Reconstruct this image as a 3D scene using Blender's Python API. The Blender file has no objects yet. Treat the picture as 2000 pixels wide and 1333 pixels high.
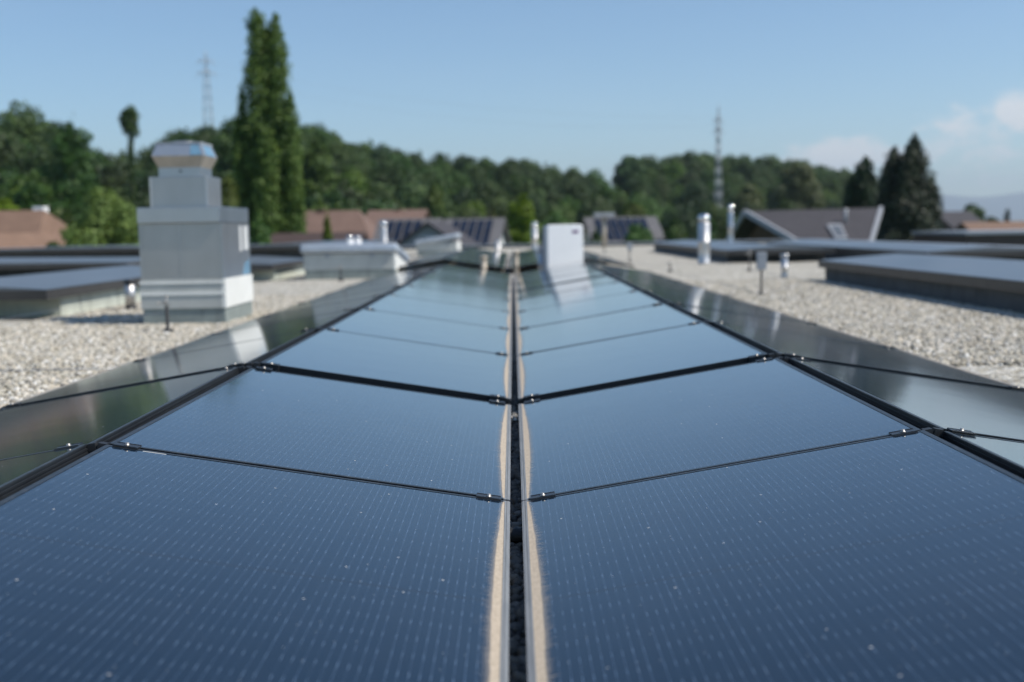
import bpy, bmesh, math, random
import numpy as np
from mathutils import Vector, Matrix, Euler

R = math.radians
rnd = random.Random(7)
SC = bpy.context.scene
COL = SC.collection

# ------------------------------------------------------------------ camera, world, sun, exposure
CAM_Z = 0.84
F_PX, W_PX, H_PX = 2200.0, 2000.0, 1333.0
PITCH, YAW, ROLL = R(5.70), R(0.13), R(1.0)
cam_data = bpy.data.cameras.new('camera')
cam = bpy.data.objects.new('camera', cam_data); COL.objects.link(cam)
cam_data.sensor_width = 36.0
cam_data.lens = 36.0 * F_PX / W_PX
cam_data.clip_start = 0.05; cam_data.clip_end = 40000
CAM_ROT = (Matrix.Rotation(YAW, 3, 'Z') @ Matrix.Rotation(math.pi / 2 - PITCH, 3, 'X') @ Matrix.Rotation(-ROLL, 3, 'Z'))
cam.matrix_world = Matrix.Translation((0, 0, CAM_Z)) @ CAM_ROT.to_4x4()
cam_data.dof.use_dof = True
cam_data.dof.focus_distance = 3.25
cam_data.dof.aperture_fstop = 2.0
SC.camera = cam

SUN_AZ, SUN_EL = R(103), R(50)          # clockwise from +Y
world = bpy.data.worlds.new('World'); SC.world = world; world.use_nodes = True
sun_d = bpy.data.lights.new('sun', 'SUN'); sun_d.energy = 4.4; sun_d.angle = R(0.5); sun_d.color = (1.0, 0.94, 0.85)
sun = bpy.data.objects.new('sun', sun_d); COL.objects.link(sun)
sdir = Vector((math.sin(SUN_AZ) * math.cos(SUN_EL), math.cos(SUN_AZ) * math.cos(SUN_EL), math.sin(SUN_EL)))
sun.rotation_euler = (-sdir).to_track_quat('-Z', 'Y').to_euler()
SC.view_settings.view_transform = 'Standard'; SC.view_settings.look = 'None'
SC.view_settings.gamma = 1; SC.view_settings.use_curve_mapping = False
SC.view_settings.exposure = 0.15
try:
    SC.cycles.use_denoising = True
    SC.cycles.denoiser = 'OPENIMAGEDENOISE'
    SC.cycles.denoising_prefilter = 'ACCURATE'
    SC.cycles.max_bounces = 6; SC.cycles.transparent_max_bounces = 6; SC.cycles.volume_bounces = 0
    SC.cycles.sample_clamp_indirect = 8
except Exception:
    pass


def at(px, py, D):
    """world point seen at photo pixel (px, py) whose distance along +Y is D"""
    v = CAM_ROT @ Vector(((px - W_PX / 2) / F_PX, -(py - H_PX / 2) / F_PX, -1))
    t = D / v.y
    return Vector((v.x * t, D, CAM_Z + v.z * t))


def on_z(px, py, z):
    v = CAM_ROT @ Vector(((px - W_PX / 2) / F_PX, -(py - H_PX / 2) / F_PX, -1))
    t = (z - CAM_Z) / v.z
    return Vector((v.x * t, v.y * t, z))


# ------------------------------------------------------------------ node helpers
class N:
    def __init__(self, tree):
        self.t = tree; self.nodes = tree.nodes; self.links = tree.links
    def new(self, typ, **kw):
        n = self.nodes.new(typ)
        for k, v in kw.items():
            if k.startswith('i_'):
                key = k[2:]
                key = int(key) if key.isdigit() else key.replace('_', ' ')
                self.put(n.inputs[key], v)
            else:
                setattr(n, k, v)
        return n
    def put(self, sock, v):
        if isinstance(v, bpy.types.NodeSocket): self.links.new(v, sock)
        elif isinstance(v, bpy.types.Node): self.links.new(v.outputs[0], sock)
        else: sock.default_value = v
    def m(self, op, a, b=0.0, c=None, clamp=False):
        n = self.nodes.new('ShaderNodeMath'); n.operation = op; n.use_clamp = clamp
        self.put(n.inputs[0], a); self.put(n.inputs[1], b)
        if c is not None: self.put(n.inputs[2], c)
        return n.outputs[0]
    def ss(self, v, a, b):           # smoothstep a..b
        n = self.nodes.new('ShaderNodeMapRange'); n.interpolation_type = 'SMOOTHSTEP'
        self.put(n.inputs[0], v); n.inputs[1].default_value = 0; n.inputs[2].default_value = 1
        self.put(n.inputs[1], a); self.put(n.inputs[2], b)
        return n.outputs[0]
    def mix(self, f, a, b, typ='MIX'):
        n = self.nodes.new('ShaderNodeMix'); n.data_type = 'RGBA'; n.blend_type = typ
        self.put(n.inputs[0], f)
        for s, v in ((n.inputs[6], a), (n.inputs[7], b)):
            self.put(s, (*v, 1) if isinstance(v, tuple) and len(v) == 3 else v)
        return n.outputs[2]
    def mixf(self, f, a, b):
        n = self.nodes.new('ShaderNodeMix'); n.data_type = 'FLOAT'
        self.put(n.inputs[0], f); self.put(n.inputs[2], a); self.put(n.inputs[3], b)
        return n.outputs[0]
    def noise(self, vec, scale, detail=3, rough=0.55, dist=0.0):
        n = self.nodes.new('ShaderNodeTexNoise')
        if vec is not None: self.put(n.inputs['Vector'], vec)
        n.inputs['Scale'].default_value = scale; n.inputs['Detail'].default_value = detail
        n.inputs['Roughness'].default_value = rough; n.inputs['Distortion'].default_value = dist
        return n.outputs['Fac']
    def voro(self, vec, scale, feature='F1', rand=1.0):
        n = self.nodes.new('ShaderNodeTexVoronoi'); n.feature = feature; n.voronoi_dimensions = '2D'
        self.put(n.inputs['Vector'], vec); n.inputs['Scale'].default_value = scale
        n.inputs['Randomness'].default_value = rand
        return n
    def vmul(self, vec, s):
        n = self.nodes.new('ShaderNodeVectorMath'); n.operation = 'MULTIPLY'
        self.put(n.inputs[0], vec); n.inputs[1].default_value = s
        return n.outputs[0]
    def vadd(self, vec, b):
        n = self.nodes.new('ShaderNodeVectorMath'); n.operation = 'ADD'
        self.put(n.inputs[0], vec); self.put(n.inputs[1], b)
        return n.outputs[0]
    def ramp(self, f, stops):
        n = self.nodes.new('ShaderNodeValToRGB'); self.put(n.inputs[0], f)
        e = n.color_ramp.elements
        while len(e) < len(stops): e.new(0.5)
        for i, (p, c) in enumerate(stops):
            e[i].position = p; e[i].color = (*c, 1)
        return n.outputs[0]
    def bump(self, h, strength=0.5, dist=0.01):
        n = self.nodes.new('ShaderNodeBump'); self.put(n.inputs['Height'], h)
        n.inputs['Strength'].default_value = strength; n.inputs['Distance'].default_value = dist
        return n.outputs[0]


MATS = {}
def mat(name):
    m = bpy.data.materials.new(name); m.use_nodes = True
    MATS[name] = m
    n = N(m.node_tree)
    b = m.node_tree.nodes['Principled BSDF']
    return m, n, b


def simple(name, col, rough=0.6, metal=0.0, var=0.12, scale=6.0, bump=0.0, spec=None, dirt=None):
    m, n, b = mat(name)
    tc = n.new('ShaderNodeTexCoord').outputs['Object']
    f = n.noise(tc, scale, 5, 0.6)
    lo = tuple(max(0, c * (1 - var)) for c in col); hi = tuple(min(1, c * (1 + var)) for c in col)
    c = n.ramp(f, [(0.3, lo), (0.7, hi)])
    if dirt:
        f2 = n.noise(n.vmul(tc, (1, 1, 0.25)), scale * 0.6, 6, 0.7)
        c = n.mix(n.ss(f2, 0.5, 0.75), c, dirt)
    n.put(b.inputs['Base Color'], c)
    n.put(b.inputs['Roughness'], n.mixf(n.noise(tc, scale * 2.3, 3), rough * 0.85, min(1, rough * 1.15)))
    b.inputs['Metallic'].default_value = metal
    if bump: n.put(b.inputs['Normal'], n.bump(n.noise(tc, scale * 8, 4), bump, 0.005))
    return m


# ------------------------------------------------------------------ sky
def build_world():
    n = N(world.node_tree); nt = world.node_tree
    bg = nt.nodes['Background']; bg.inputs['Strength'].default_value = 0.11
    sky = n.new('ShaderNodeTexSky'); sky.sky_type = 'NISHITA'; sky.sun_disc = False
    sky.sun_elevation = SUN_EL; sky.sun_rotation = SUN_AZ
    sky.altitude = 400; sky.air_density = 1.0; sky.dust_density = 0.12; sky.ozone_density = 2.2
    d = n.new('ShaderNodeTexCoord').outputs['Generated']
    sep = n.new('ShaderNodeSeparateXYZ', i_0=d)
    x, y, z = sep.outputs
    az = n.m('ARCTAN2', x, y); el = n.m('ARCSINE', z)
    comb = n.new('ShaderNodeCombineXYZ'); n.put(comb.inputs[0], az); n.put(comb.inputs[1], n.m('MULTIPLY', el, 1.7))
    warp = n.noise(comb.outputs[0], 16, 7, 0.6, 0.3)
    fine = n.noise(comb.outputs[0], 48, 6, 0.65, 0.2)
    nn = n.m('ADD', n.m('MULTIPLY', warp, 0.6), n.m('MULTIPLY', fine, 0.4))
    def blob(a0, e0, sa, se, gain):
        da = n.m('DIVIDE', n.m('SUBTRACT', az, a0), sa); de = n.m('DIVIDE', n.m('SUBTRACT', el, e0), se)
        r2 = n.m('ADD', n.m('MULTIPLY', da, da), n.m('MULTIPLY', de, de))
        return n.m('MULTIPLY', n.m('POWER', 2.718, n.m('MULTIPLY', r2, -1.0)), gain)
    env = None
    for a in ((0.283, 0.054, 0.050, 0.018, 0.92), (0.425, 0.082, 0.028, 0.022, 0.74), (0.40, 0.065, 0.085, 0.028, 0.46),
              (0.43, 0.035, 0.07, 0.010, 0.36), (0.095, 0.046, 0.03, 0.009, 0.30), (0.145, 0.104, 0.012, 0.004, 0.22),
              (0.65, 0.10, 0.15, 0.05, 0.5), (-0.9, 0.12, 0.2, 0.05, 0.45)):
        bb = blob(*a); env = bb if env is None else n.m('MAXIMUM', env, bb)
    dens = n.ss(n.m('ADD', env, n.m('MULTIPLY', n.m('SUBTRACT', nn, 0.5), 2.3)), 0.22, 0.66)
    dens = n.m('MULTIPLY', dens, n.ss(env, 0.03, 0.2))
    dens = n.m('MULTIPLY', dens, 0.9)
    thin = n.m('MULTIPLY', n.ss(n.noise(n.vmul(comb.outputs[0], (1, 3.5, 1)), 2.3, 6, 0.6), 0.45, 0.8), 0.05)
    c0 = n.mix(1.0, sky.outputs[0], (0.86, 1.01, 1.09), 'MULTIPLY')
    c = n.mix(dens, c0, (7.3, 7.4, 7.6))
    c = n.mix(thin, c, (7, 7.3, 7.8))
    n.put(bg.inputs['Color'], c)
build_world()


# ------------------------------------------------------------------ mesh helpers
class MB:
    """collects geometry for one mesh object"""
    def __init__(self): self.v = []; self.f = []; self.mi = []; self.sm = []
    def add(self, verts, faces, mi=0, smooth=False):
        o = len(self.v); self.v += [tuple(p) for p in verts]
        self.f += [tuple(i + o for i in f) for f in faces]
        self.mi += [mi] * len(faces); self.sm += [smooth] * len(faces)
        return self
    def box(self, x0, x1, y0, y1, z0, z1, mi=0, M=None):
        v = [Vector(p) for p in ((x0, y0, z0), (x1, y0, z0), (x1, y1, z0), (x0, y1, z0), (x0, y0, z1), (x1, y0, z1), (x1, y1, z1), (x0, y1, z1))]
        if M is not None: v = [M @ p for p in v]
        return self.add(v, [(0, 3, 2, 1), (4, 5, 6, 7), (0, 1, 5, 4), (1, 2, 6, 5), (2, 3, 7, 6), (3, 0, 4, 7)], mi)
    def bbox(self, x0, x1, y0, y1, z0, z1, b=0.01, mi=0):
        """box with bevelled edges"""
        bm = bmesh.new(); bmesh.ops.create_cube(bm, size=1)
        for q in bm.verts:
            q.co = Vector(((x0 + x1) / 2 + q.co.x * (x1 - x0), (y0 + y1) / 2 + q.co.y * (y1 - y0), (z0 + z1) / 2 + q.co.z * (z1 - z0)))
        bmesh.ops.bevel(bm, geom=bm.edges[:], offset=b, segments=3, affect='EDGES', profile=0.5)
        bm.verts.ensure_lookup_table()
        self.add([q.co.copy() for q in bm.verts], [[q.index for q in f.verts] for f in bm.faces], mi, False)
        bm.free(); return self
    def lathe(self, prof, seg=20, c=(0, 0, 0), mi=0, smooth=True, M=None):
        vs = []; fs = []; n = len(prof)
        for i in range(seg):
            a = 2 * math.pi * i / seg
            for r, z in prof: 
                p = Vector((c[0] + r * math.cos(a), c[1] + r * math.sin(a), c[2] + z))
                vs.append(M @ p if M is not None else p)
        for i in range(seg):
            j = (i + 1) % seg
            for k in range(n - 1): fs.append((i * n + k, j * n + k, j * n + k + 1, i * n + k + 1))
        fs.append(tuple(i * n for i in reversed(range(seg)))); fs.append(tuple(i * n + n - 1 for i in range(seg)))
        return self.add(vs, fs, mi, smooth)
    def tube(self, pts, r, seg=8, mi=0):
        pts = [Vector(p) for p in pts]; vs = []; fs = []
        for i, p in enumerate(pts):
            d = (pts[min(i + 1, len(pts) - 1)] - pts[max(i - 1, 0)]).normalized()
            up = Vector((0, 0, 1)) if abs(d.z) < 0.9 else Vector((1, 0, 0))
            a = d.cross(up).normalized(); b = d.cross(a)
            rr = r[i] if isinstance(r, (list, tuple)) else r
            for k in range(seg):
                t = 2 * math.pi * k / seg; vs.append(p + a * math.cos(t) * rr + b * math.sin(t) * rr)
        for i in range(len(pts) - 1):
            for k in range(seg):
                l = (k + 1) % seg
                fs.append((i * seg + k, i * seg + l, (i + 1) * seg + l, (i + 1) * seg + k))
        fs.append(tuple(range(seg))); fs.append(tuple((len(pts) - 1) * seg + k for k in reversed(range(seg))))
        return self.add(vs, fs, mi, True)
    def frust(self, r0, r1, z0, z1, mi=0):
        """r0, r1 = (x0,x1,y0,y1) rectangles at z0 and z1"""
        q = lambda r, z: [(r[0], r[2], z), (r[1], r[2], z), (r[1], r[3], z), (r[0], r[3], z)]
        return self.add(q(r0, z0) + q(r1, z1), [(0, 3, 2, 1), (4, 5, 6, 7), (0, 1, 5, 4), (1, 2, 6, 5), (2, 3, 7, 6), (3, 0, 4, 7)], mi)
    def build(self, name, mats, parent=None, loc=None, rot=None):
        me = bpy.data.meshes.new(name); me.from_pydata(self.v, [], self.f)
        mats = mats if isinstance(mats, (list, tuple)) else [mats]
        for m in mats: me.materials.append(m)
        me.polygons.foreach_set('material_index', self.mi); me.polygons.foreach_set('use_smooth', self.sm)
        bm = bmesh.new(); bm.from_mesh(me); bmesh.ops.recalc_face_normals(bm, faces=bm.faces[:]); bm.to_mesh(me); bm.free()
        me.update()
        o = bpy.data.objects.new(name, me); COL.objects.link(o)
        if parent is not None: o.parent = parent
        if loc is not None: o.location = loc
        if rot is not None: o.rotation_euler = rot
        return o


def tag(o, label=None, cat=None, group=None, kind=None):
    if label: o['label'] = label
    if cat: o['category'] = cat
    if group: o['group'] = group
    if kind: o['kind'] = kind
    return o


def empty(name, loc=(0, 0, 0), rot=(0, 0, 0), **kw):
    o = bpy.data.objects.new(name, None); COL.objects.link(o); o.location = loc; o.rotation_euler = rot
    o.empty_display_size = 0.1
    return tag(o, **kw)


def copy_tree(o, parent=None):
    c = o.copy(); COL.objects.link(c)
    if parent is not None: c.parent = parent
    for ch in list(o.children): copy_tree(ch, c)
    return c


def fast_mesh(name, verts, quads, mats, mi=None):
    me = bpy.data.meshes.new(name)
    me.vertices.add(len(verts)); me.vertices.foreach_set('co', verts.astype(np.float32).ravel())
    k = quads.shape[1]
    me.loops.add(quads.size); me.loops.foreach_set('vertex_index', quads.astype(np.int32).ravel())
    me.polygons.add(len(quads)); me.polygons.foreach_set('loop_start', np.arange(0, quads.size, k, dtype=np.int32))
    me.polygons.foreach_set('loop_total', np.full(len(quads), k, dtype=np.int32))
    for m in mats: me.materials.append(m)
    if mi is not None: me.polygons.foreach_set('material_index', mi.astype(np.int32))
    me.update(calc_edges=True); me.validate()
    return me


# ------------------------------------------------------------------ materials
PL, PW = 1.722, 1.131                 # module length (along the row) and width (up the slope)
def glass_material():
    m, n, b = mat('module_glass')
    tc = n.new('ShaderNodeTexCoord').outputs['Object']
    sep = n.new('ShaderNodeSeparateXYZ', i_0=tc); x, y, _ = sep.outputs
    rid = n.new('ShaderNodeObjectInfo').outputs['Random']
    off = n.new('ShaderNodeCombineXYZ'); n.put(off.inputs[0], n.m('MULTIPLY', rid, 37.0)); n.put(off.inputs[1], n.m('MULTIPLY', rid, 91.0))
    tr = n.vadd(tc, off.outputs[0])
    # cells: wires run along the module, 18 mm apart; solder marks at every cell gap
    SP, PC = 0.0187, 0.1754
    ux = n.m('MULTIPLY', n.m('FRACT', n.m('DIVIDE', n.m('SUBTRACT', x, 0.0393), PC)), PC)      # position inside the cell column
    ux = n.m('SUBTRACT', ux, (PC - 9 * SP) / 2)
    fx = n.m('ABSOLUTE', n.m('SUBTRACT', n.m('FRACT', n.m('DIVIDE', ux, SP)), 0.5))
    incell = n.m('MULTIPLY', n.m('GREATER_THAN', ux, 0.0), n.m('LESS_THAN', ux, 9 * SP))
    dx = n.m('ADD', n.m('MULTIPLY', fx, SP), n.m('MULTIPLY', n.m('SUBTRACT', 1.0, incell), 0.05))
    cy = n.m('DIVIDE', n.m('SUBTRACT', n.m('ABSOLUTE', y), 0.010), 0.0828)
    fy = n.m('ABSOLUTE', n.m('SUBTRACT', n.m('FRACT', n.m('ADD', cy, 0.5)), 0.5))
    dy = n.m('MULTIPLY', fy, 0.0832)
    wire = n.m('SUBTRACT', 1.0, n.ss(dx, 0.0003, 0.0007))
    dash = n.m('MULTIPLY', n.m('SUBTRACT', 1.0, n.ss(dx, 0.0005, 0.0010)), n.m('SUBTRACT', 1.0, n.ss(dy, 0.008, 0.015)))
    dvar = n.ss(n.noise(tr, 40, 2), 0.25, 0.7)
    wvar = n.ss(n.noise(n.vmul(tr, (30, 3, 1)), 1.0, 3), 0.3, 0.75)
    cell = n.m('SUBTRACT', 1.0, n.ss(dy, 0.0004, 0.0011))
    fcol = n.m('MULTIPLY', n.m('ABSOLUTE', n.m('SUBTRACT', n.m('FRACT', n.m('DIVIDE', n.m('SUBTRACT', x, 0.0393), 0.1754)), 0.5)), 0.1754)
    col_gap = n.ss(fcol, 0.0862, 0.0870)
    mid = n.m('SUBTRACT', 1.0, n.ss(n.m('ABSOLUTE', y), 0.0050, 0.0065))
    inside = n.m('MULTIPLY', n.m('MULTIPLY', n.ss(x, 0.018, 0.02), n.m('SUBTRACT', 1, n.ss(x, PW - 0.02, PW - 0.018))),
                 n.m('SUBTRACT', 1, n.ss(n.m('ABSOLUTE', y), PL / 2 - 0.02, PL / 2 - 0.018)))
    big = n.noise(tr, 1.3, 4)
    base = n.ramp(big, [(0.3, (0.0012, 0.008, 0.019)), (0.7, (0.0025, 0.012, 0.027))])
    base = n.mix(n.m('MULTIPLY', cell, 0.35), base, (0.004, 0.006, 0.012))
    base = n.mix(n.m('MULTIPLY', col_gap, 0.3), base, (0.004, 0.006, 0.012))
    base = n.mix(n.m('MULTIPLY', n.m('MULTIPLY', wire, inside), n.m('MULTIPLY_ADD', wvar, 0.36, 0.12)), base, (0.16, 0.24, 0.38))
    base = n.mix(n.m('MULTIPLY', n.m('MULTIPLY', dash, inside), n.m('MULTIPLY_ADD', dvar, 0.40, 0.15)), base, (0.20, 0.29, 0.42))
    base = n.mix(mid, base, (0.003, 0.005, 0.009))
    # thin dust film and specks
    film = n.m('MULTIPLY', n.ss(n.noise(tr, 5.0, 7, 0.7), 0.35, 0.85), 0.009)
    base = n.mix(film, base, (0.42, 0.38, 0.32))
    v = n.voro(tr, 26.0); keep = n.ss(n.new('ShaderNodeSeparateColor', i_0=v.outputs['Color']).outputs[0], 0.90, 0.92)
    sp = n.m('MULTIPLY', n.m('SUBTRACT', 1.0, n.ss(v.outputs['Distance'], 0.02, 0.045)), keep)
    v2 = n.voro(n.vadd(tr, (3.3, 1.7, 0.0)), 9.0); keep2 = n.ss(n.new('ShaderNodeSeparateColor', i_0=v2.outputs['Color']).outputs[1], 0.87, 0.89)
    wob = n.m('ADD', v2.outputs['Distance'], n.m('MULTIPLY', n.m('SUBTRACT', n.noise(tr, 160, 3), 0.5), 0.05))
    sp2 = n.m('MULTIPLY', n.m('SUBTRACT', 1.0, n.ss(wob, 0.012, 0.03)), keep2)
    speck = n.m('MAXIMUM', n.m('MULTIPLY', sp, 0.45), n.m('MULTIPLY', sp2, 0.8))
    base = n.mix(speck, base, (0.62, 0.62, 0.60))
    # pollen band washed to the low edge, widest halfway along the module, with bristly upper edge
    prof = n.m('COSINE', n.m('MULTIPLY', y, math.pi / PL))
    prof = n.m('MULTIPLY', n.m('POWER', n.m('MAXIMUM', prof, 0.0), 0.9), 0.0150)
    lowf = n.m('MULTIPLY', n.m('SUBTRACT', n.noise(n.vmul(tr, (0.0, 9, 1)), 1.0, 3), 0.5), 0.007)
    hair = n.m('MULTIPLY', n.m('POWER', n.noise(n.vmul(tr, (10, 330, 1)), 1.0, 2, 0.75), 4.0), 0.13)
    hair = n.m('MULTIPLY', hair, n.m('MULTIPLY_ADD', prof, 30.0, 0.35))
    wid = n.m('ADD', n.m('ADD', n.m('ADD', 0.0165, prof), lowf), n.m('MULTIPLY', hair, 0.14))
    core = n.m('SUBTRACT', 1.0, n.ss(n.m('SUBTRACT', x, wid), -0.0020, 0.0032))
    fr = n.m('MULTIPLY', n.m('SUBTRACT', 1.0, n.ss(n.m('SUBTRACT', n.m('SUBTRACT', x, wid), hair), -0.001, 0.004)), 0.36)
    dust = n.m('MAXIMUM', core, fr)
    dcol = n.ramp(n.noise(n.vmul(tr, (60, 22, 1)), 2.0, 5, 0.75), [(0.3, (0.38, 0.31, 0.23)), (0.7, (0.56, 0.47, 0.36))])
    base = n.mix(dust, base, dcol)
    n.put(b.inputs['Base Color'], base)
    rough = n.mixf(big, 0.075, 0.105)
    rough = n.m('MAXIMUM', rough, n.m('MULTIPLY', n.m('MAXIMUM', dust, speck), 0.8))
    n.put(b.inputs['Roughness'], rough)
    b.inputs['IOR'].default_value = 1.36
    b.inputs['Coat Weight'].default_value = 1.0; b.inputs['Coat IOR'].default_value = 1.46
    n.put(b.inputs['Coat Roughness'], rough); n.put(b.inputs['Coat Weight'], n.m('MULTIPLY_ADD', n.m('MAXIMUM', dust, speck), -0.7, 0.7))
    b.inputs['Sheen Weight'].default_value = 0.09; b.inputs['Sheen Roughness'].default_value = 0.22; b.inputs['Sheen Tint'].default_value = (0.72, 0.72, 0.70, 1)
    n.put(b.inputs['Normal'], n.bump(n.noise(tr, 2.0, 2), 0.06, 0.02))
    return m


def frame_material():
    m, n, b = mat('black_anodised_frame')
    tc = n.new('ShaderNodeTexCoord').outputs['Object']
    x, y, z = n.new('ShaderNodeSeparateXYZ', i_0=tc).outputs
    f = n.noise(tc, 9, 5, 0.7)
    low = n.m('MULTIPLY', n.m('SUBTRACT', 1.0, n.ss(x, 0.0155, 0.0165)), n.ss(z, -0.010, -0.001))
    groove = n.m('SUBTRACT', 1.0, n.m('MULTIPLY', n.m('MULTIPLY', n.ss(x, 0.0048, 0.0056), n.m('SUBTRACT', 1, n.ss(x, 0.0072, 0.008))), 0.55))
    dustc = n.ramp(n.noise(n.vmul(tc, (60, 5, 1)), 1.0, 5, 0.7), [(0.25, (0.15, 0.165, 0.18)), (0.75, (0.27, 0.28, 0.285))])
    dark = n.ramp(f, [(0.3, (0.014, 0.016, 0.019)), (0.7, (0.024, 0.027, 0.031))])
    top = n.m('MULTIPLY', n.ss(z, -0.002, -0.0008), n.ss(n.noise(tc, 30, 5, 0.7), 0.45, 0.8))
    dark = n.mix(n.m('MULTIPLY', top, 0.18), dark, (0.25, 0.24, 0.22))
    n.put(b.inputs['Base Color'], n.mix(n.m('MULTIPLY', low, groove), dark, dustc))
    n.put(b.inputs['Roughness'], n.mixf(low, 0.36, 0.8))
    return m


def gravel_sheet_material():
    m, n, b = mat('roof_gravel')
    tc = n.new('ShaderNodeTexCoord').outputs['Object']
    v = n.voro(tc, 36.0); v2 = n.voro(n.vadd(tc, (7.7, 3.1, 0)), 21.0)
    c1 = n.new('ShaderNodeSeparateColor', i_0=v.outputs['Color']).outputs[0]
    c2 = n.new('ShaderNodeSeparateColor', i_0=v2.outputs['Color']).outputs[1]
    col = n.ramp(c1, [(0.0, (0.11, 0.10, 0.085)), (0.25, (0.38, 0.34, 0.26)), (0.5, (0.58, 0.53, 0.42)), (0.75, (0.44, 0.43, 0.39)), (1.0, (0.88, 0.85, 0.77))])
    col = n.mix(n.m('MULTIPLY', n.ss(v.outputs['Distance'], 0.45, 0.75), 0.45), col, (0.07, 0.06, 0.05))
    col = n.mix(n.m('MULTIPLY', n.ss(c2, 0.9, 0.92), 0.5), col, (0.75, 0.72, 0.68))
    big = n.noise(tc, 0.7, 4)
    col = n.mix(n.m('MULTIPLY', n.ss(big, 0.45, 0.7), 0.18), col, (0.24, 0.22, 0.19))
    n.put(b.inputs['Base Color'], col); b.inputs['Roughness'].default_value = 0.9
    h = n.m('SUBTRACT', 1.0, n.m('MULTIPLY', v.outputs['Distance'], 1.2))
    n.put(b.inputs['Normal'], n.bump(h, 0.9, 0.012))
    return m


def stone_material(name, dark):
    m, n, b = mat(name)
    rid = n.new('ShaderNodeObjectInfo').outputs['Random']
    if dark:  # the same gravel with channel shade put into its colours
        st = [(0.0, (0.10, 0.10, 0.10)), (0.5, (0.22, 0.22, 0.215)), (0.85, (0.32, 0.29, 0.25)), (1.0, (0.5, 0.48, 0.45))]
    else:
        st = [(0.0, (0.13, 0.12, 0.10)), (0.25, (0.38, 0.335, 0.25)), (0.5, (0.58, 0.53, 0.42)), (0.7, (0.42, 0.41, 0.37)), (0.85, (0.66, 0.57, 0.44)), (1.0, (0.88, 0.87, 0.83))]
    c = n.ramp(rid, st)
    tc = n.new('ShaderNodeTexCoord').outputs['Object']
    c = n.mix(n.m('MULTIPLY', n.noise(tc, 3, 4), 0.35), c, (0.3, 0.28, 0.25))
    n.put(b.inputs['Base Color'], c); b.inputs['Roughness'].default_value = 0.75
    return m


def foliage_material(name, lo, hi, tip, transl=0.25):
    m, n, b = mat(name)
    geo = n.new('ShaderNodeNewGeometry')
    tc = n.new('ShaderNodeTexCoord').outputs['Object']
    rid = n.new('ShaderNodeObjectInfo').outputs['Random']
    ri = geo.outputs['Random Per Island']
    f = n.m('ADD', n.m('MULTIPLY', n.noise(tc, 0.9, 3), 0.55), n.m('MULTIPLY', ri, 0.45))
    c = n.ramp(f, [(0.25, lo), (0.6, hi), (0.85, tip)])
    hs = n.new('ShaderNodeHueSaturation'); n.put(hs.inputs['Color'], c)
    n.put(hs.inputs['Hue'], n.m('MULTIPLY_ADD', rid, 0.045, 0.485)); n.put(hs.inputs['Value'], n.m('MULTIPLY_ADD', n.m('FRACT', n.m('MULTIPLY', rid, 7.31)), 0.7, 0.65))
    n.put(hs.inputs['Saturation'], n.m('MULTIPLY_ADD', n.m('FRACT', n.m('MULTIPLY', rid, 3.77)), 0.25, 0.85))
    n.put(b.inputs['Base Color'], hs.outputs[0]); b.inputs['Roughness'].default_value = 0.6
    tr = n.new('ShaderNodeBsdfTranslucent'); n.put(tr.inputs[0], n.mix(0.5, hs.outputs[0], (0.10, 0.13, 0.02)))
    ms = n.new('ShaderNodeMixShader'); ms.inputs[0].default_value = transl
    out = m.node_tree.nodes['Material Output']
    n.links.new(b.outputs[0], ms.inputs[1]); n.links.new(tr.outputs[0], ms.inputs[2]); n.links.new(ms.outputs[0], out.inputs[0])
    return m


def tile_material(name, c0, c1, row=0.33, col=0.25, depth=0.03):
    m, n, b = mat(name)
    tc = n.new('ShaderNodeTexCoord').outputs['Object']
    x, y, z = n.new('ShaderNodeSeparateXYZ', i_0=tc).outputs
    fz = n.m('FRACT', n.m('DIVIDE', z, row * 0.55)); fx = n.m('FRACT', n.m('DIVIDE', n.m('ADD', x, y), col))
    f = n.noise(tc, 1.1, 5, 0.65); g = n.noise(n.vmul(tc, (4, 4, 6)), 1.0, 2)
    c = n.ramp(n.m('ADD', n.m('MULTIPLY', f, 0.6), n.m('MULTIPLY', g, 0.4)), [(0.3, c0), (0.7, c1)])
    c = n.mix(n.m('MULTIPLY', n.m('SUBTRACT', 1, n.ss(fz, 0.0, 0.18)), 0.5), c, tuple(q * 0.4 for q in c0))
    n.put(b.inputs['Base Color'], c); b.inputs['Roughness'].default_value = 0.75
    h = n.m('ADD', fz, n.m('MULTIPLY', n.m('SINE', n.m('MULTIPLY', fx, 6.283)), 0.3))
    n.put(b.inputs['Normal'], n.bump(h, 0.6, depth))
    return m


def metal_material(name, col, rough, brushed=True, tint=None, metal=1.0):
    m, n, b = mat(name)
    tc = n.new('ShaderNodeTexCoord').outputs['Object']
    f = n.noise(n.vmul(tc, (2, 2, 0.6)), 1.5, 5, 0.6)
    g = n.noise(n.vmul(tc, (3, 3, 240)), 1.0, 3, 0.6) if brushed else n.noise(tc, 30, 3)
    c = n.ramp(f, [(0.3, tuple(q * 0.84 for q in col)), (0.7, col)])
    n.put(b.inputs['Base Color'], c); b.inputs['Metallic'].default_value = metal
    n.put(b.inputs['Roughness'], n.mixf(g, rough * 0.75, rough * 1.3))
    n.put(b.inputs['Normal'], n.bump(n.m('ADD', n.noise(tc, 3.0, 2), n.m('MULTIPLY', g, 0.03)), 0.12, 0.02))
    return m


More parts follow.
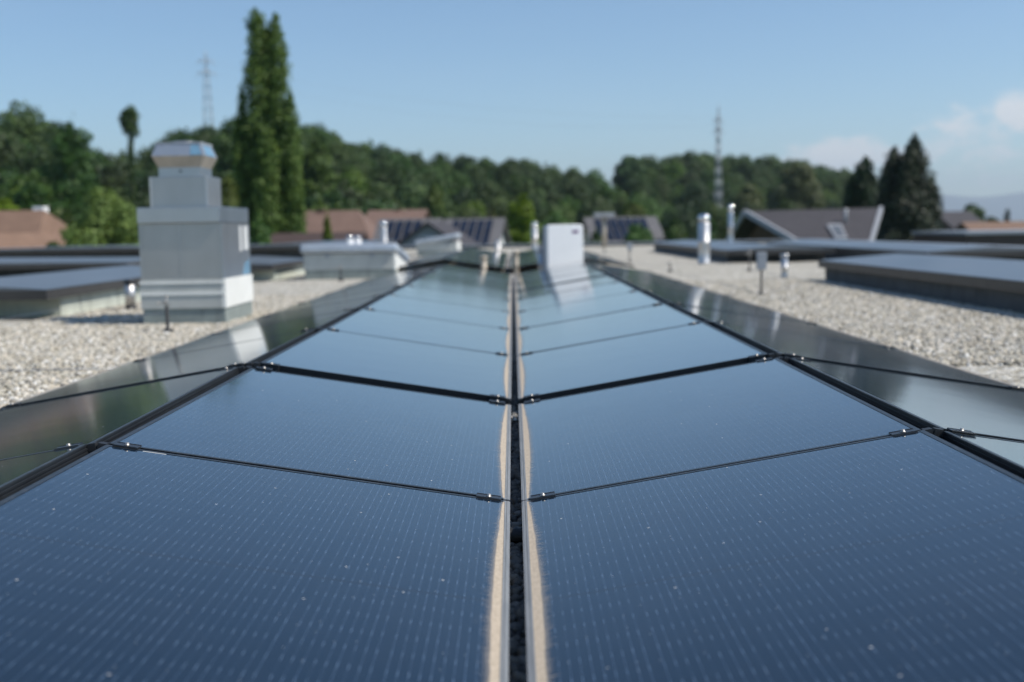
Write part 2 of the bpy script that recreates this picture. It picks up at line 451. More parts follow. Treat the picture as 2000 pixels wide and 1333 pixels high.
GLASS = glass_material(); FRAME = frame_material()
BLACK = simple('black_coated_steel', (0.014, 0.015, 0.017), 0.42, 0.0, 0.2, 20)
CLAMPM = simple('dark_clamp_metal', (0.055, 0.06, 0.068), 0.38, 0.6, 0.2, 40)
BOLT = simple('bolt_steel', (0.42, 0.40, 0.37), 0.45, 0.8, 0.1, 40)
PLAST = simple('black_plastic', (0.02, 0.021, 0.023), 0.5, 0, 0.2, 30)
GALV = metal_material('galvanised_steel', (0.52, 0.53, 0.545), 0.38)
STEEL = metal_material('stainless_sheet', (0.43, 0.435, 0.45), 0.32, metal=0.8)
POLISH = metal_material('polished_steel', (0.66, 0.65, 0.64), 0.48, False)
SHINY = metal_material('shiny_steel_dome', (0.85, 0.85, 0.85), 0.16, False)
ZINC = simple('zinc_cap', (0.46, 0.50, 0.55), 0.42, 0.35, 0.15, 2.0)
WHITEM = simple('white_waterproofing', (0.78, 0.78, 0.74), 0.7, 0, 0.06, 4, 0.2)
WHITE_SHADED = simple('shaded_white_membrane', (0.48, 0.49, 0.46), 0.7, 0, 0.10, 4, 0.2, dirt=(0.40, 0.41, 0.40))  # the white membrane again, darkened for faces out of the sun
BLOCK = simple('grey_green_insulation_block', (0.25, 0.285, 0.27), 0.85, 0, 0.15, 8, 0.3, dirt=(0.17, 0.19, 0.18))
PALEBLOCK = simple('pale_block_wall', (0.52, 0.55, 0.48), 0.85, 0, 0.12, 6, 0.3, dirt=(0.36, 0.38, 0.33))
DARK_SHADE_BLOCK = simple('dark_and_shaded_block', (0.085, 0.09, 0.092), 0.85, 0, 0.2, 6, 0.3)  # dark for parapet and joints, and as shade on walls away from sun
FASCIA = simple('dark_fascia_metal', (0.055, 0.052, 0.05), 0.45, 0.3, 0.15, 5)
PAINTW = simple('white_painted_case', (0.90, 0.90, 0.90), 0.35, 0, 0.03, 3)
PAINTG = simple('grey_painted_metal', (0.33, 0.35, 0.38), 0.45, 0, 0.08, 6)
FILMB = simple('blue_protective_film', (0.16, 0.30, 0.42), 0.30, 0.0, 0.15, 9)
STRIPW = simple('plain_white_strip', (0.70, 0.70, 0.68), 0.40, 0.0, 0.08, 9)
TAN = simple('weathered_tan_metal', (0.46, 0.40, 0.32), 0.5, 0.3, 0.15, 9)
LOGO = simple('logo_purple', (0.16, 0.06, 0.18), 0.4, 0, 0.05, 9)
HOLE_DARK = simple('hole_dark', (0.03, 0.03, 0.03), 0.8)
GRAVEL = gravel_sheet_material()
STONE = stone_material('pale_stone', False); STONE_SHADED = stone_material('shaded_stone', True)
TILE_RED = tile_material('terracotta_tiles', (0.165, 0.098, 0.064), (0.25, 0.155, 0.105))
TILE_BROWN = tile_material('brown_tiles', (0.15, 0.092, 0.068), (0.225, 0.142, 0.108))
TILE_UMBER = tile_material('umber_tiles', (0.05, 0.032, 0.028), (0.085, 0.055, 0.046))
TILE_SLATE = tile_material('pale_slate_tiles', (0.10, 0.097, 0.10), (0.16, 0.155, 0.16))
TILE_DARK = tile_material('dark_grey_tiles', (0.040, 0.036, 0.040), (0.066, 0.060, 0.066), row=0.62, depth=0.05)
WALL_CREAM = simple('cream_render', (0.62, 0.58, 0.47), 0.9, 0, 0.08, 2)
WALL_WHITE = simple('white_render', (0.74, 0.74, 0.72), 0.9, 0, 0.06, 2)
WALL_BROWN = simple('dark_timber_cladding', (0.10, 0.065, 0.05), 0.8, 0, 0.25, 5)
WALL_BRICK = simple('brown_brick', (0.16, 0.10, 0.085), 0.9, 0, 0.2, 8)
GLASSW = simple('window_glass', (0.03, 0.04, 0.05), 0.08, 0, 0.1, 3)
BARGE = simple('light_barge_board', (0.36, 0.37, 0.39), 0.6, 0, 0.08, 3)
BARK = simple('bark', (0.09, 0.07, 0.05), 0.9, 0, 0.3, 6, 0.5)
PYLON = simple('pylon_steel', (0.40, 0.43, 0.46), 0.6, 0.0, 0.1, 1)
SLATE_PV = simple('roof_module_glass', (0.012, 0.016, 0.03), 0.12, 0, 0.3, 1.0)
GRASS = None

LF_DARK = foliage_material('leaf_dark', (0.016, 0.042, 0.008), (0.042, 0.092, 0.014), (0.085, 0.145, 0.022))
LF_MID = foliage_material('leaf_mid', (0.030, 0.068, 0.010), (0.072, 0.135, 0.020), (0.135, 0.20, 0.028))
LF_LIGHT = foliage_material('leaf_bright', (0.055, 0.10, 0.008), (0.13, 0.20, 0.016), (0.23, 0.29, 0.03), 0.35)
LF_WILLOW = foliage_material('leaf_willow', (0.075, 0.085, 0.030), (0.155, 0.165, 0.060), (0.23, 0.23, 0.09), 0.35)
LF_POPLAR = foliage_material('leaf_poplar', (0.06, 0.105, 0.02), (0.17, 0.24, 0.055), (0.36, 0.42, 0.13), 0.42)
LF_CONIFER = foliage_material('leaf_conifer', (0.007, 0.022, 0.005), (0.017, 0.045, 0.009), (0.036, 0.080, 0.015), 0.08)


# ------------------------------------------------------------------ setting: terrain, hills, far mountains
def ground_material():
    m, n, b = mat('meadow_ground')
    tc = n.new('ShaderNodeTexCoord').outputs['Object']
    f = n.noise(tc, 0.02, 6, 0.6); g = n.noise(tc, 0.6, 5, 0.7)
    c = n.ramp(n.m('ADD', n.m('MULTIPLY', f, 0.6), n.m('MULTIPLY', g, 0.4)),
               [(0.3, (0.030, 0.055, 0.018)), (0.55, (0.055, 0.09, 0.028)), (0.75, (0.12, 0.125, 0.06))])
    n.put(b.inputs['Base Color'], c); b.inputs['Roughness'].default_value = 0.95
    return m
GRASS = ground_material()

# tree-top silhouette of the wooded hills, photo pixels
SIL = [(-1400, 380), (-700, 330), (-300, 250), (0, 232), (70, 232), (140, 218), (175, 262), (200, 285), (290, 292), (330, 252), (380, 238), (430, 232), (480, 225), (590, 238), (640, 238),
       (680, 268), (740, 272), (800, 292), (860, 296), (940, 304), (1050, 308), (1100, 330), (1150, 328), (1190, 345), (1222, 340), (1232, 302), (1290, 306), (1340, 294), (1400, 298), (1500, 302),
       (1600, 316), (1660, 330), (1720, 362), (1800, 400), (1850, 440), (2600, 455)]
RD = [(-1400, 170), (-300, 190), (0, 200), (400, 230), (700, 300), (1180, 380), (1215, 380), (1232, 420), (1700, 480), (2600, 480)]
def interp(tab, x):
    return float(np.interp(x, [t[0] for t in tab], [t[1] for t in tab]))
GZ = -7.0
TREE_H = 12.5
def hill_front(px): return interp([(-1400, 95), (0, 105), (600, 125), (1000, 150), (1300, 190), (1800, 260)], px)
def hill_z(X, Y):
    if Y < 20: return GZ
    px = 1005 + F_PX * X / Y
    if px < -1400 or px > 1860: 
        k = max(0.0, 1 - ((-1400 - px) / 800 if px < -1400 else (px - 1860) / 200))
        px = min(max(px, -1400), 1860)
    else: k = 1.0
    rd = interp(RD, px); hf = hill_front(px)
    top = at(px, interp(SIL, px), rd).z - TREE_H
    top = max(top, GZ)
    if Y < hf: return GZ
    if Y < rd: t = (Y - hf) / (rd - hf); t = t * t * (3 - 2 * t)
    else:
        t = max(0.0, 1 - (Y - rd) / 260); t = t * t * (3 - 2 * t)
    return GZ + (top - GZ) * t * k

def build_ground():
    rad = [0.0] + list(np.concatenate([np.arange(20, 700, 14), np.geomspace(720, 14000, 16)]))
    na = 288
    vs = []; fs = []
    for r in rad:
        for i in range(na):
            a = 2 * math.pi * i / na
            X = r * math.sin(a); Y = r * math.cos(a); vs.append((X, Y, hill_z(X, Y)))
    for j in range(len(rad) - 1):
        for i in range(na):
            k = (i + 1) % na
            if j == 0: fs.append((i, (j + 1) * na + i, (j + 1) * na + k))
            else: fs.append((j * na + i, (j + 1) * na + i, (j + 1) * na + k, j * na + k))
    mb = MB(); mb.add(vs, fs, 0, True)
    o = mb.build('ground', GRASS); tag(o, 'green ground and wooded hillside under the trees', kind='structure')
build_ground()

def build_mountains():
    mb = MB(); n = 120; vs = []; fs = []
    r2 = random.Random(3)
    for i in range(n + 1):
        px = 900 + i * 20
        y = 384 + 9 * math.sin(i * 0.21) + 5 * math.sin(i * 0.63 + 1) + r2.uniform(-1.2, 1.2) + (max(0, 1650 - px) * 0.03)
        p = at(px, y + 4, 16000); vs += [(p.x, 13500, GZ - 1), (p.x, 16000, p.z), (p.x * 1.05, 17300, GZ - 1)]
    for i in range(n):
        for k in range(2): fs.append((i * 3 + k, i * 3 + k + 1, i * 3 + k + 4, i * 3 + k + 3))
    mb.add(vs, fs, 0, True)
    o = mb.build('hills', simple('haze_blue_mountain', (0.03, 0.06, 0.09), 0.95, 0, 0.2, 0.002))  # forest colour shifted to blue to add distance haze
    tag(o, 'faint blue mountain range on the horizon behind the right houses', kind='structure')
build_mountains()


# ------------------------------------------------------------------ haze
def build_haze():
    m = bpy.data.materials.new('haze_air'); m.use_nodes = True; nt = m.node_tree
    nt.nodes.clear(); out = nt.nodes.new('ShaderNodeOutputMaterial'); v = nt.nodes.new('ShaderNodeVolumePrincipled')
    v.inputs['Density'].default_value = 0.00010; v.inputs['Color'].default_value = (0.80, 0.91, 1.0, 1); v.inputs['Anisotropy'].default_value = 0.2
    nt.links.new(v.outputs[0], out.inputs['Volume'])
    o = MB().box(-17500, 17500, -400, 17500, GZ - 3, 620).build('haze', m)
    tag(o, 'thin bluish haze in the air in front of the far mountains', kind='stuff')
build_haze()


# ------------------------------------------------------------------ foliage generators
def leaf_quads(pts, nrm, size, rng, aspect=0.8):
    n = len(pts)
    a = rng.normal(size=(n, 3)); a -= (a * nrm).sum(1)[:, None] * nrm
    a /= np.linalg.norm(a, axis=1)[:, None] + 1e-9
    b = np.cross(nrm, a)
    s = (size * rng.uniform(0.6, 1.35, n))[:, None]
    j = rng.uniform(0.7, 1.0, (4, n, 1))
    v = np.stack([pts - a * s * j[0] - b * s * aspect * 0.4, pts + b * s * aspect * j[1], pts + a * s * j[2] - b * s * 0.1, pts - b * s * aspect * j[3]], 1).reshape(-1, 3)
    q = np.arange(4 * n).reshape(n, 4)
    return v, q


def crown_from_lobes(name, lobes, n, size, material, seed=0, shell=0.35):
    """lobes: (x,y,z,rx,ry,rz); leaves fill the outer shell of each lobe, lumpy"""
    rng = np.random.default_rng(seed)
    L = np.array(lobes, float)
    area = (L[:, 3] * L[:, 5]); pick = rng.choice(len(L), n, p=area / area.sum())
    d = rng.normal(size=(n, 3)); d /= np.linalg.norm(d, axis=1)[:, None]
    rr = 1 - shell * rng.random(n) ** 1.6
    lump = 1 + 0.13 * np.sin(d[:, 0] * 7 + pick * 1.7) * np.sin(d[:, 1] * 6 + pick) + 0.10 * np.sin(d[:, 2] * 9 + pick * 2.3) + rng.normal(0, 0.04, n)
    p = L[pick, :3] + d * L[pick, 3:6] * (rr * lump)[:, None]
    nr = d + rng.normal(0, 0.55, (n, 3)) + np.array([0, 0, 0.35]); nr /= np.linalg.norm(nr, axis=1)[:, None]
    v, q = leaf_quads(p, nr, size, rng)
    return fast_mesh(name, v, q, [material])


def broadleaf_lobes(seed, h=9.0, r=4.0, base=2.0, k=16):
    r_ = random.Random(seed); out = []
    for i in range(k):
        t = (i + 0.5) / k
        z = base + (h - base) * (0.12 + 0.76 * t)
        env = math.sin(math.pi * min(1, 0.18 + 0.78 * t)) ** 0.7
        a = i * 2.4 + r_.uniform(-0.5, 0.5); rad = r * env * r_.uniform(0.35, 0.72)
        s = r * r_.uniform(0.30, 0.48) * (0.6 + 0.5 * env)
        out.append((rad * math.cos(a), rad * math.sin(a), z, s, s, s * r_.uniform(0.7, 1.0)))
    out.append((0, 0, base + (h - base) * 0.5, r * 0.55, r * 0.55, (h - base) * 0.42))
    return out


def conifer_lobes(seed, h=12.0, r=3.2, base=0.6):
    r_ = random.Random(seed); out = []; k = 26
    for i in range(k):
        t = i / (k - 1); z = base + (h - base) * t
        env = min(1.0, (1 - t) * 1.55) ** 0.85 * r + 0.12
        for j in range(max(1, int(5 * (1 - t)) + 1)):
            a = j * 2 * math.pi / max(1, int(5 * (1 - t)) + 1) + i * 1.3 + r_.uniform(-.3, .3)
            rad = env * r_.uniform(0.5, 0.78) if t < 0.93 else 0
            s = env * r_.uniform(0.30, 0.46) + 0.12
            out.append((rad * math.cos(a), rad * math.sin(a), z, s, s, s * 0.9 + 0.15))
    return out


def trunk_mb(h, r, seed=0, limbs=4, lean=0.0):
    r_ = random.Random(seed); mb = MB()
    pts = [(lean * t * h * 0.1 + r_.uniform(-.05, .05), r_.uniform(-.05, .05), t * h) for t in (0, .15, .35, .6, .85, 1)]
    mb.tube(pts, [r * 1.25, r, r * .85, r * .65, r * .4, r * .2], 9)
    for i in range(limbs):
        z = h * (0.35 + 0.5 * i / max(1, limbs)); a = i * 2.4 + r_.random()
        l = h * r_.uniform(.08, .14)
        mb.tube([(0, 0, z), (math.cos(a) * l * .5, math.sin(a) * l * .5, z + l * .4), (math.cos(a) * l, math.sin(a) * l, z + l * .8)], [r * .4, r * .28, r * .12], 6)
    return mb


# ------------------------------------------------------------------ far wood: instanced trees on the hillside
def library(objs_meshes, name):
    col = bpy.data.collections.new(name)
    for i, me in enumerate(objs_meshes):
        o = bpy.data.objects.new('%s_source_%02d' % (name, i), me); col.objects.link(o)
    return col


def instancer(name, pts, idx, scl, rot, col, tilt=False):
    me = bpy.data.meshes.new(name)
    me.vertices.add(len(pts)); me.vertices.foreach_set('co', np.asarray(pts, np.float32).ravel())
    a = me.attributes.new('idx', 'INT', 'POINT'); a.data.foreach_set('value', np.asarray(idx, np.int32))
    a = me.attributes.new('scl', 'FLOAT_VECTOR', 'POINT'); a.data.foreach_set('vector', np.asarray(scl, np.float32).ravel())
    a = me.attributes.new('rot', 'FLOAT_VECTOR', 'POINT'); a.data.foreach_set('vector', np.asarray(rot, np.float32).ravel())
    o = bpy.data.objects.new(name, me); COL.objects.link(o)
    ng = bpy.data.node_groups.new(name + '_nodes', 'GeometryNodeTree')
    ng.interface.new_socket('Geometry', in_out='INPUT', socket_type='NodeSocketGeometry')
    ng.interface.new_socket('Geometry', in_out='OUTPUT', socket_type='NodeSocketGeometry')
    gi = ng.nodes.new('NodeGroupInput'); go = ng.nodes.new('NodeGroupOutput')
    ci = ng.nodes.new('GeometryNodeCollectionInfo'); ci.inputs[0].default_value = col
    ci.inputs['Separate Children'].default_value = True; ci.inputs['Reset Children'].default_value = True
    ip = ng.nodes.new('GeometryNodeInstanceOnPoints'); ip.inputs['Pick Instance'].default_value = True
    def attr(nm, typ):
        n = ng.nodes.new('GeometryNodeInputNamedAttribute'); n.data_type = typ; n.inputs[0].default_value = nm
        return n.outputs[0]
    L = ng.links.new
    L(gi.outputs[0], ip.inputs['Points']); L(ci.outputs[0], ip.inputs['Instance'])
    L(attr('idx', 'INT'), ip.inputs['Instance Index']); L(attr('scl', 'FLOAT_VECTOR'), ip.inputs['Scale'])
    er = ng.nodes.new('FunctionNodeEulerToRotation'); L(attr('rot', 'FLOAT_VECTOR'), er.inputs[0]); L(er.outputs[0], ip.inputs['Rotation'])
    L(ip.outputs[0], go.inputs[0])
    md = o.modifiers.new('instances', 'NODES'); md.node_group = ng
    return o


def far_tree_mesh(seed, kind):
    if kind == 'conifer': lobes = conifer_lobes(seed, 13, 2.6, 1.0); mt = LF_DARK; n = 3400
    elif kind == 'light': lobes = broadleaf_lobes(seed, 11, 4.2, 1.0, 15); mt = LF_LIGHT; n = 3600
    else: lobes = broadleaf_lobes(seed, 13, 4.6, 1.5, 18); mt = LF_DARK if kind == 'dark' else LF_MID; n = 4000
    return crown_from_lobes('far_crown', lobes, n, 0.30, mt, seed)

wood_lib = library([far_tree_mesh(1, 'dark'), far_tree_mesh(2, 'mid'), far_tree_mesh(3, 'dark'), far_tree_mesh(4, 'light'), far_tree_mesh(5, 'mid'), far_tree_mesh(6, 'conifer'), far_tree_mesh(7, 'dark')], 'wood')

def build_wood():
    rng = random.Random(11)
    groups = {'left': [], 'middle': [], 'right': []}
    px = -900.0
    rows = 15
    for j in range(rows):
        t = j / (rows - 1)
        px = -1000.0
        while px < 1840:
            hf, rd = hill_front(px), interp(RD, px)
            D = hf + (rd - hf) * t + rng.uniform(-5, 5)
            if t > 0.98: D = rd + rng.uniform(-3, 3)
            X = D * (px - 1005) / F_PX
            z = hill_z(X, D)
            top = at(px, interp(SIL, px), rd).z - CAM_Z
            s = rng.uniform(0.72, 1.12) if t < 0.9 else rng.uniform(0.85, 1.10)
            h = 13.0 * s
            # never rise above the ridge silhouette
            lim = (at(px, interp(SIL, px) - rng.uniform(-4, 9), D).z) - z
            if h > lim: s = max(0.25, lim / 13.0)
            if not (1195 < px < 1222 and t > 0.6):
                if s > 0.3:
                    k = rng.choice([0, 1, 2, 3, 4, 0, 2, 6, 5, 1]) if t < 0.35 else rng.choice([0, 2, 6, 1, 4, 4, 1, 5, 0])
                    g = 'left' if px < 455 else ('middle' if px < 1205 else 'right')
                    groups[g].append(((X, D, z - 0.5), k, (s * rng.uniform(.9, 1.15), s * rng.uniform(.9, 1.15), s), (0, 0, rng.uniform(0, 6.28))))
            px += (5.6 * rng.uniform(0.75, 1.25) + 1.0 * s) * F_PX / D
    labels = {'left': 'dense mixed green wood on the hillside left of the tall poplar',
              'middle': 'long wooded ridge sloping down behind the brown roofs',
              'right': 'rounded wooded hill behind the dark tiled house'}
    for g, L in groups.items():
        o = instancer('wood', [a[0] for a in L], [a[1] for a in L], [a[2] for a in L], [a[3] for a in L], wood_lib)
        tag(o, labels[g], kind='stuff'); o['category'] = 'wood'
build_wood()


# ------------------------------------------------------------------ individual trees
def tree(name, px, base_y, top_y, D, width_px, lobes_fn, n, leaf, material, label, cat='tree', group=None, seed=0, trunk=True, zbase=None):
    top = at(px, top_y, D); zb = GZ if zbase is None else zbase
    if D > 90: zb = hill_z(top.x, D)
    h = top.z - zb; r = width_px * D / F_PX / 2
    root = empty(name, (top.x, D, zb), (0, 0, 0), label=label, cat=cat, group=group)
    me = crown_from_lobes('crown', lobes_fn(seed, h, r), n, leaf, material, seed)
    c = bpy.data.objects.new('crown', me); COL.objects.link(c); c.parent = root
    trunk_mb(h * (0.8 if trunk else 0.6), max(0.12, h * 0.016), seed).build('trunk', BARK, root)
    return root

bl = lambda k, b: (lambda s, h, r: broadleaf_lobes(s, h, r, h * b, k))
# crowns described by upright columns: (centre px, depth offset m, [(y px, half width px), ...])
def column_lobes(cols, px0, D, base_y, step=0.8, dr=0.8, wide=(1.0, 1.55)):
    def fn(s, h, r):
        r_ = random.Random(s); out = []; k = D / F_PX
        zt = lambda y: h - (y - fn.top) * k
        for cx, dep, prof in cols:
            ys = [p[0] for p in prof]; y = ys[0]
            while y < ys[-1]:
                hw = float(np.interp(y, ys, [p[1] for p in prof])) * k * r_.uniform(wide[0], wide[1])
                for q in range(3):
                    a = r_.uniform(0, 6.28); sz = hw * r_.uniform(.32, .66) + .03
                    off = max(0, hw - sz) * r_.uniform(.7, 1.12)
                    out.append(((cx - px0) * k + math.cos(a) * off, dep + math.sin(a) * off * dr, zt(y + hw / k * .4), sz, sz, sz * r_.uniform(.9, 1.5)))
                out.append(((cx - px0) * k, dep, zt(y + hw / k * .4), hw * .62, hw * .62, hw * .8))
                y += max(4, hw / k * step * .55)
        return out
    fn.top = min(p[2][0][0] for p in cols)
    return fn
POP = [(498, 0, [(15, 3), (28, 14), (60, 21), (150, 25), (480, 25)]), (535, .2, [(26, 3), (40, 14), (70, 21), (150, 25), (480, 26)]),
       (560, -.2, [(176, 3), (192, 10), (230, 15), (300, 17), (480, 20)]), (466, .1, [(168, 3), (185, 9), (230, 12), (300, 17), (480, 20)]), (515, .6, [(52, 5), (80, 14), (110, 18), (480, 32)]),
       (570, .2, [(300, 3), (330, 8), (480, 11)]), (456, -.3, [(225, 3), (260, 8), (480, 14)]), (515, -.8, [(240, 10), (300, 22), (480, 32)])]
tree('poplar_tree', 520, 470, 14, 75, 138, column_lobes(POP, 520, 75, 480), 60000, 0.12, LF_POPLAR, 'tall slender twin-topped poplar rising above the whole wood', seed=5, trunk=False)
CON = [(1786, 0, [(262, 2), (280, 10), (300, 19), (330, 25), (380, 33), (480, 42)]), (1752, .4, [(286, 3), (305, 15), (335, 25), (400, 34), (480, 40)]),
       (1814, -.4, [(352, 3), (370, 16), (420, 21), (480, 18)]), (1728, -.3, [(330, 3), (355, 10), (420, 16), (480, 20)]), (1770, -.6, [(296, 6), (320, 16), (350, 24), (400, 34), (480, 48)])]
tree('conifer_tree', 1773, 475, 262, 88, 122, column_lobes(CON, 1773, 88, 480, wide=(1.3, 1.9)), 42000, 0.15, LF_CONIFER, 'big very dark conifer with two pointed tops behind the dark tiled house', seed=21, trunk=False)
CN2 = [(1690, 0, [(306, 3), (318, 11), (345, 19), (400, 24), (480, 28)]), (1666, .3, [(345, 3), (365, 12), (480, 18)]), (1706, .3, [(352, 3), (375, 10), (480, 16)])]
tree('conifer_tree', 1686, 475, 306, 96, 66, column_lobes(CN2, 1686, 96, 480, wide=(1.2, 1.7)), 15000, 0.17, LF_CONIFER, 'smaller dark evergreen just left of the big double-topped conifer', seed=24, trunk=False)

def ivy_lobes(s, h, r):
    r_ = random.Random(s); out = []
    for i in range(20):
        t = i / 19; out.append((r_.uniform(-.1, .1), 0, h * (0.35 + 0.45 * t), r * .28, r * .28, h * .035))
    for i in range(12):
        a = i * 2.4; out.append((math.cos(a) * r * .42, math.sin(a) * r * .4, h * (0.85 + 0.012 * i), r * .5, r * .5, h * .035))
    out.append((-r * .3, 0, h * .93, r * .7, r * .6, h * .05))
    return out
tree('ivy_covered_tree', 252, 300, 210, 150, 40, ivy_lobes, 5000, 0.17, LF_DARK, 'lone thin ivy-covered tree with small head sticking up against the sky', seed=31)

tree('broadleaf_tree', 203, 490, 345, 46, 172, bl(26, .38), 22000, 0.085, LF_LIGHT, 'bright green rounded tree between the terracotta house and the metal chimney', seed=41)
tree('shrub', 638, 480, 414, 66, 30, bl(8, .55), 4000, 0.09, LF_LIGHT, 'narrow light green bush in front of the brown hipped roof', 'shrub', seed=48)
tree('shrub', 1248, 480, 434, 72, 84, bl(10, .6), 6000, 0.10, LF_MID, 'green bush covering the roof right of the white cabinet', 'shrub', seed=49)
tree('shrub', 1165, 480, 444, 70, 40, bl(10, .6), 3000, 0.10, LF_DARK, 'small dark bush right behind the white cabinet', 'shrub', seed=50)
tree('shrub', 108, 500, 468, 54, 60, bl(10, .7), 6000, 0.08, LF_MID, 'low green bush in front of the terracotta house', 'shrub', seed=47)
tree('broadleaf_tree', 262, 490, 400, 50, 70, bl(12, .4), 8000, 0.09, LF_LIGHT, 'low bright green tree partly hidden behind the metal chimney', seed=42)
tree('broadleaf_tree', 440, 480, 318, 62, 80, bl(20, .3), 13000, 0.11, LF_LIGHT, 'yellow-green tree seen between metal chimney and poplar', seed=43)
tree('broadleaf_tree', 505, 480, 405, 52, 80, bl(18, .3), 11000, 0.09, LF_MID, 'small leafy tree at the foot of the poplar', seed=44)
tree('broadleaf_tree', 1555, 410, 302, 230, 112, bl(20, .12), 11000, 0.34, LF_WILLOW, 'pale yellow-green willow in front of the right wooded hill', seed=45)
tree('broadleaf_tree', 1462, 410, 350, 215, 90, bl(16, .12), 7000, 0.33, LF_WILLOW, 'lower yellowish tree left of the tall pale willow', seed=46)
ROWS = [(35, 205, 150, 190, 'tall feathery tree at the far left edge of the wood', LF_MID), (135, 208, 130, 120, 'tall loose-crowned tree topping the wood left of the ivy-covered tree', LF_MID),
        (-60, 236, 120, 170, None, LF_DARK),
        (60, 330, 90, 115, 'broad dull green tree standing behind the terracotta house ridge', LF_DARK), (620, 372, 62, 118, 'yellow-green tree right beside the poplar foot', LF_LIGHT),
        (655, 385, 70, 112, 'mid green tree behind the left end of the brown hipped roof', LF_MID), (745, 395, 66, 120, 'low green tree between the two brown roofs', LF_MID), (848, 345, 52, 150, 'light green pointed tree in the middle of the wood edge', LF_LIGHT),
        (860, 395, 66, 128, 'bright green bush-like tree above the solar-clad roof', LF_LIGHT), (958, 398, 40, 130, 'yellowish small tree above the white-gabled house', LF_WILLOW),
        (1022, 362, 74, 120, 'bright green broad tree straight above the centre channel', LF_LIGHT), (1235, 385, 80, 128, 'fresh green tree right of the white cabinet', LF_LIGHT),
        (1318, 412, 78, 88, 'dark rounded bush-like tree left of the dark tiled house', LF_DARK), (1382, 402, 60, 92, 'dark tree behind the capped flue pipe', LF_DARK),
        (1228, 300, 64, 330, 'round-headed tree starting the right wooded hill', LF_DARK), (450, 222, 100, 150, 'big rounded tree on the ridge left of the poplar', LF_DARK),
        (615, 238, 96, 150, 'tall round tree on the ridge right of the poplar', LF_MID), (362, 240, 90, 160, 'dark round tree directly under the left pylon', LF_DARK),
        (1900, 396, 76, 190, 'rounded olive green tree beside the far right houses', LF_MID), (1968, 412, 22, 170, 'small pointed dark tree at the far right', LF_CONIFER), (1940, 420, 40, 200, 'low green tree between the far right houses', LF_DARK)]
for i, (px, ty, w, D, lab, mt) in enumerate(ROWS):
    if lab is None: continue
    n = 7000
    leaf = 0.0016 * D + 0.03
    if 'pointed dark' in lab: fn = lambda s, h, r: conifer_lobes(s, h, r, h * .1)
    else: fn = bl(15, .18)
    tree('conifer_tree' if 'pointed dark' in lab else 'broadleaf_tree', px, 470, ty, D, w, fn, n, leaf, mt, lab, seed=60 + i)


# ------------------------------------------------------------------ pylons
def pylon(px, top_y, base_y, D, wtop, wbase, arms, label):
    top = at(px, top_y, D); zb = hill_z(top.x, D); h = top.z - zb
    root = empty('pylon', (top.x, D, zb), (0, 0, R(20)), label=label, cat='pylon')
    mb = MB(); lv = 13
    def half(z): return (wbase + (wtop - wbase) * min(1, z / (h * .82))) / 2 if z < h * .82 else wtop / 2 * max(0.08, (h - z) / (h * .18))
    zs = [h * (1 - (1 - i / lv) ** 1.15) for i in range(lv + 1)]
    for i in range(lv):
        a, b = half(zs[i]), half(zs[i + 1]); z0, z1 = zs[i], zs[i + 1]
        c0 = [(-a, -a), (a, -a), (a, a), (-a, a)]; c1 = [(-b, -b), (b, -b), (b, b), (-b, b)]
        for k in range(4):
            l = (k + 1) % 4
            mb.tube([(*c0[k], z0), (*c1[k], z1)], 0.055, 4)
            mb.tube([(*c0[k], z0), (*c1[l], z1)], 0.04, 4); mb.tube([(*c0[l], z0), (*c1[k], z1)], 0.04, 4)
            mb.tube([(*c1[k], z1), (*c1[l], z1)], 0.03, 4)
    mb.build('tower', PYLON, root)
    for (fz, ln) in arms:
        am = MB(); z = h * fz
        for s in (-1, 1):
            am.tube([(0, -.3, z), (s * ln, 0, z)], 0.08, 4); am.tube([(0, .3, z), (s * ln, 0, z)], 0.08, 4); am.tube([(0, 0, z + .9), (s * ln, 0, z)], 0.07, 4)
            am.tube([(s * ln, 0, z), (s * ln, 0, z - .9)], 0.09, 5)
        am.build('cross_arm', PYLON, root)
    return root
p1 = pylon(401, 100, 250, 290, 1.2, 3.6, [(0.93, 1.9), (0.85, 2.2)], 'pale lattice pylon rising over the ridge left of the poplar')
p2 = pylon(1403, 205, 410, 240, 0.55, 1.7, [(0.90, 1.0), (0.83, 1.1)], 'grey lattice pylon standing in front of the right wooded hill')
def cable(a, b, sag, label):
    pts = []
    for i in range(25):
        t = i / 24; p = a.lerp(b, t); p.z -= sag * 4 * t * (1 - t); pts.append(p)
    tag(MB().tube(pts, 0.014, 4).build('power_line', PYLON), label, 'power line')
z1, z2 = p1.location.z, p2.location.z
h1 = at(401, 100, 290).z; h2 = at(1403, 205, 240).z
cable(Vector((p1.location.x + 1.8, 290, h1 - 3)), Vector((p2.location.x - 0.9, 240, h2 - 2.6)), 3.5, 'upper thin power line hanging between the two pylons')
cable(Vector((p1.location.x + 2.1, 290, h1 - 5.6)), Vector((p2.location.x - 1.0, 240, h2 - 4.3)), 4.5, 'lower thin power line hanging between the two pylons')


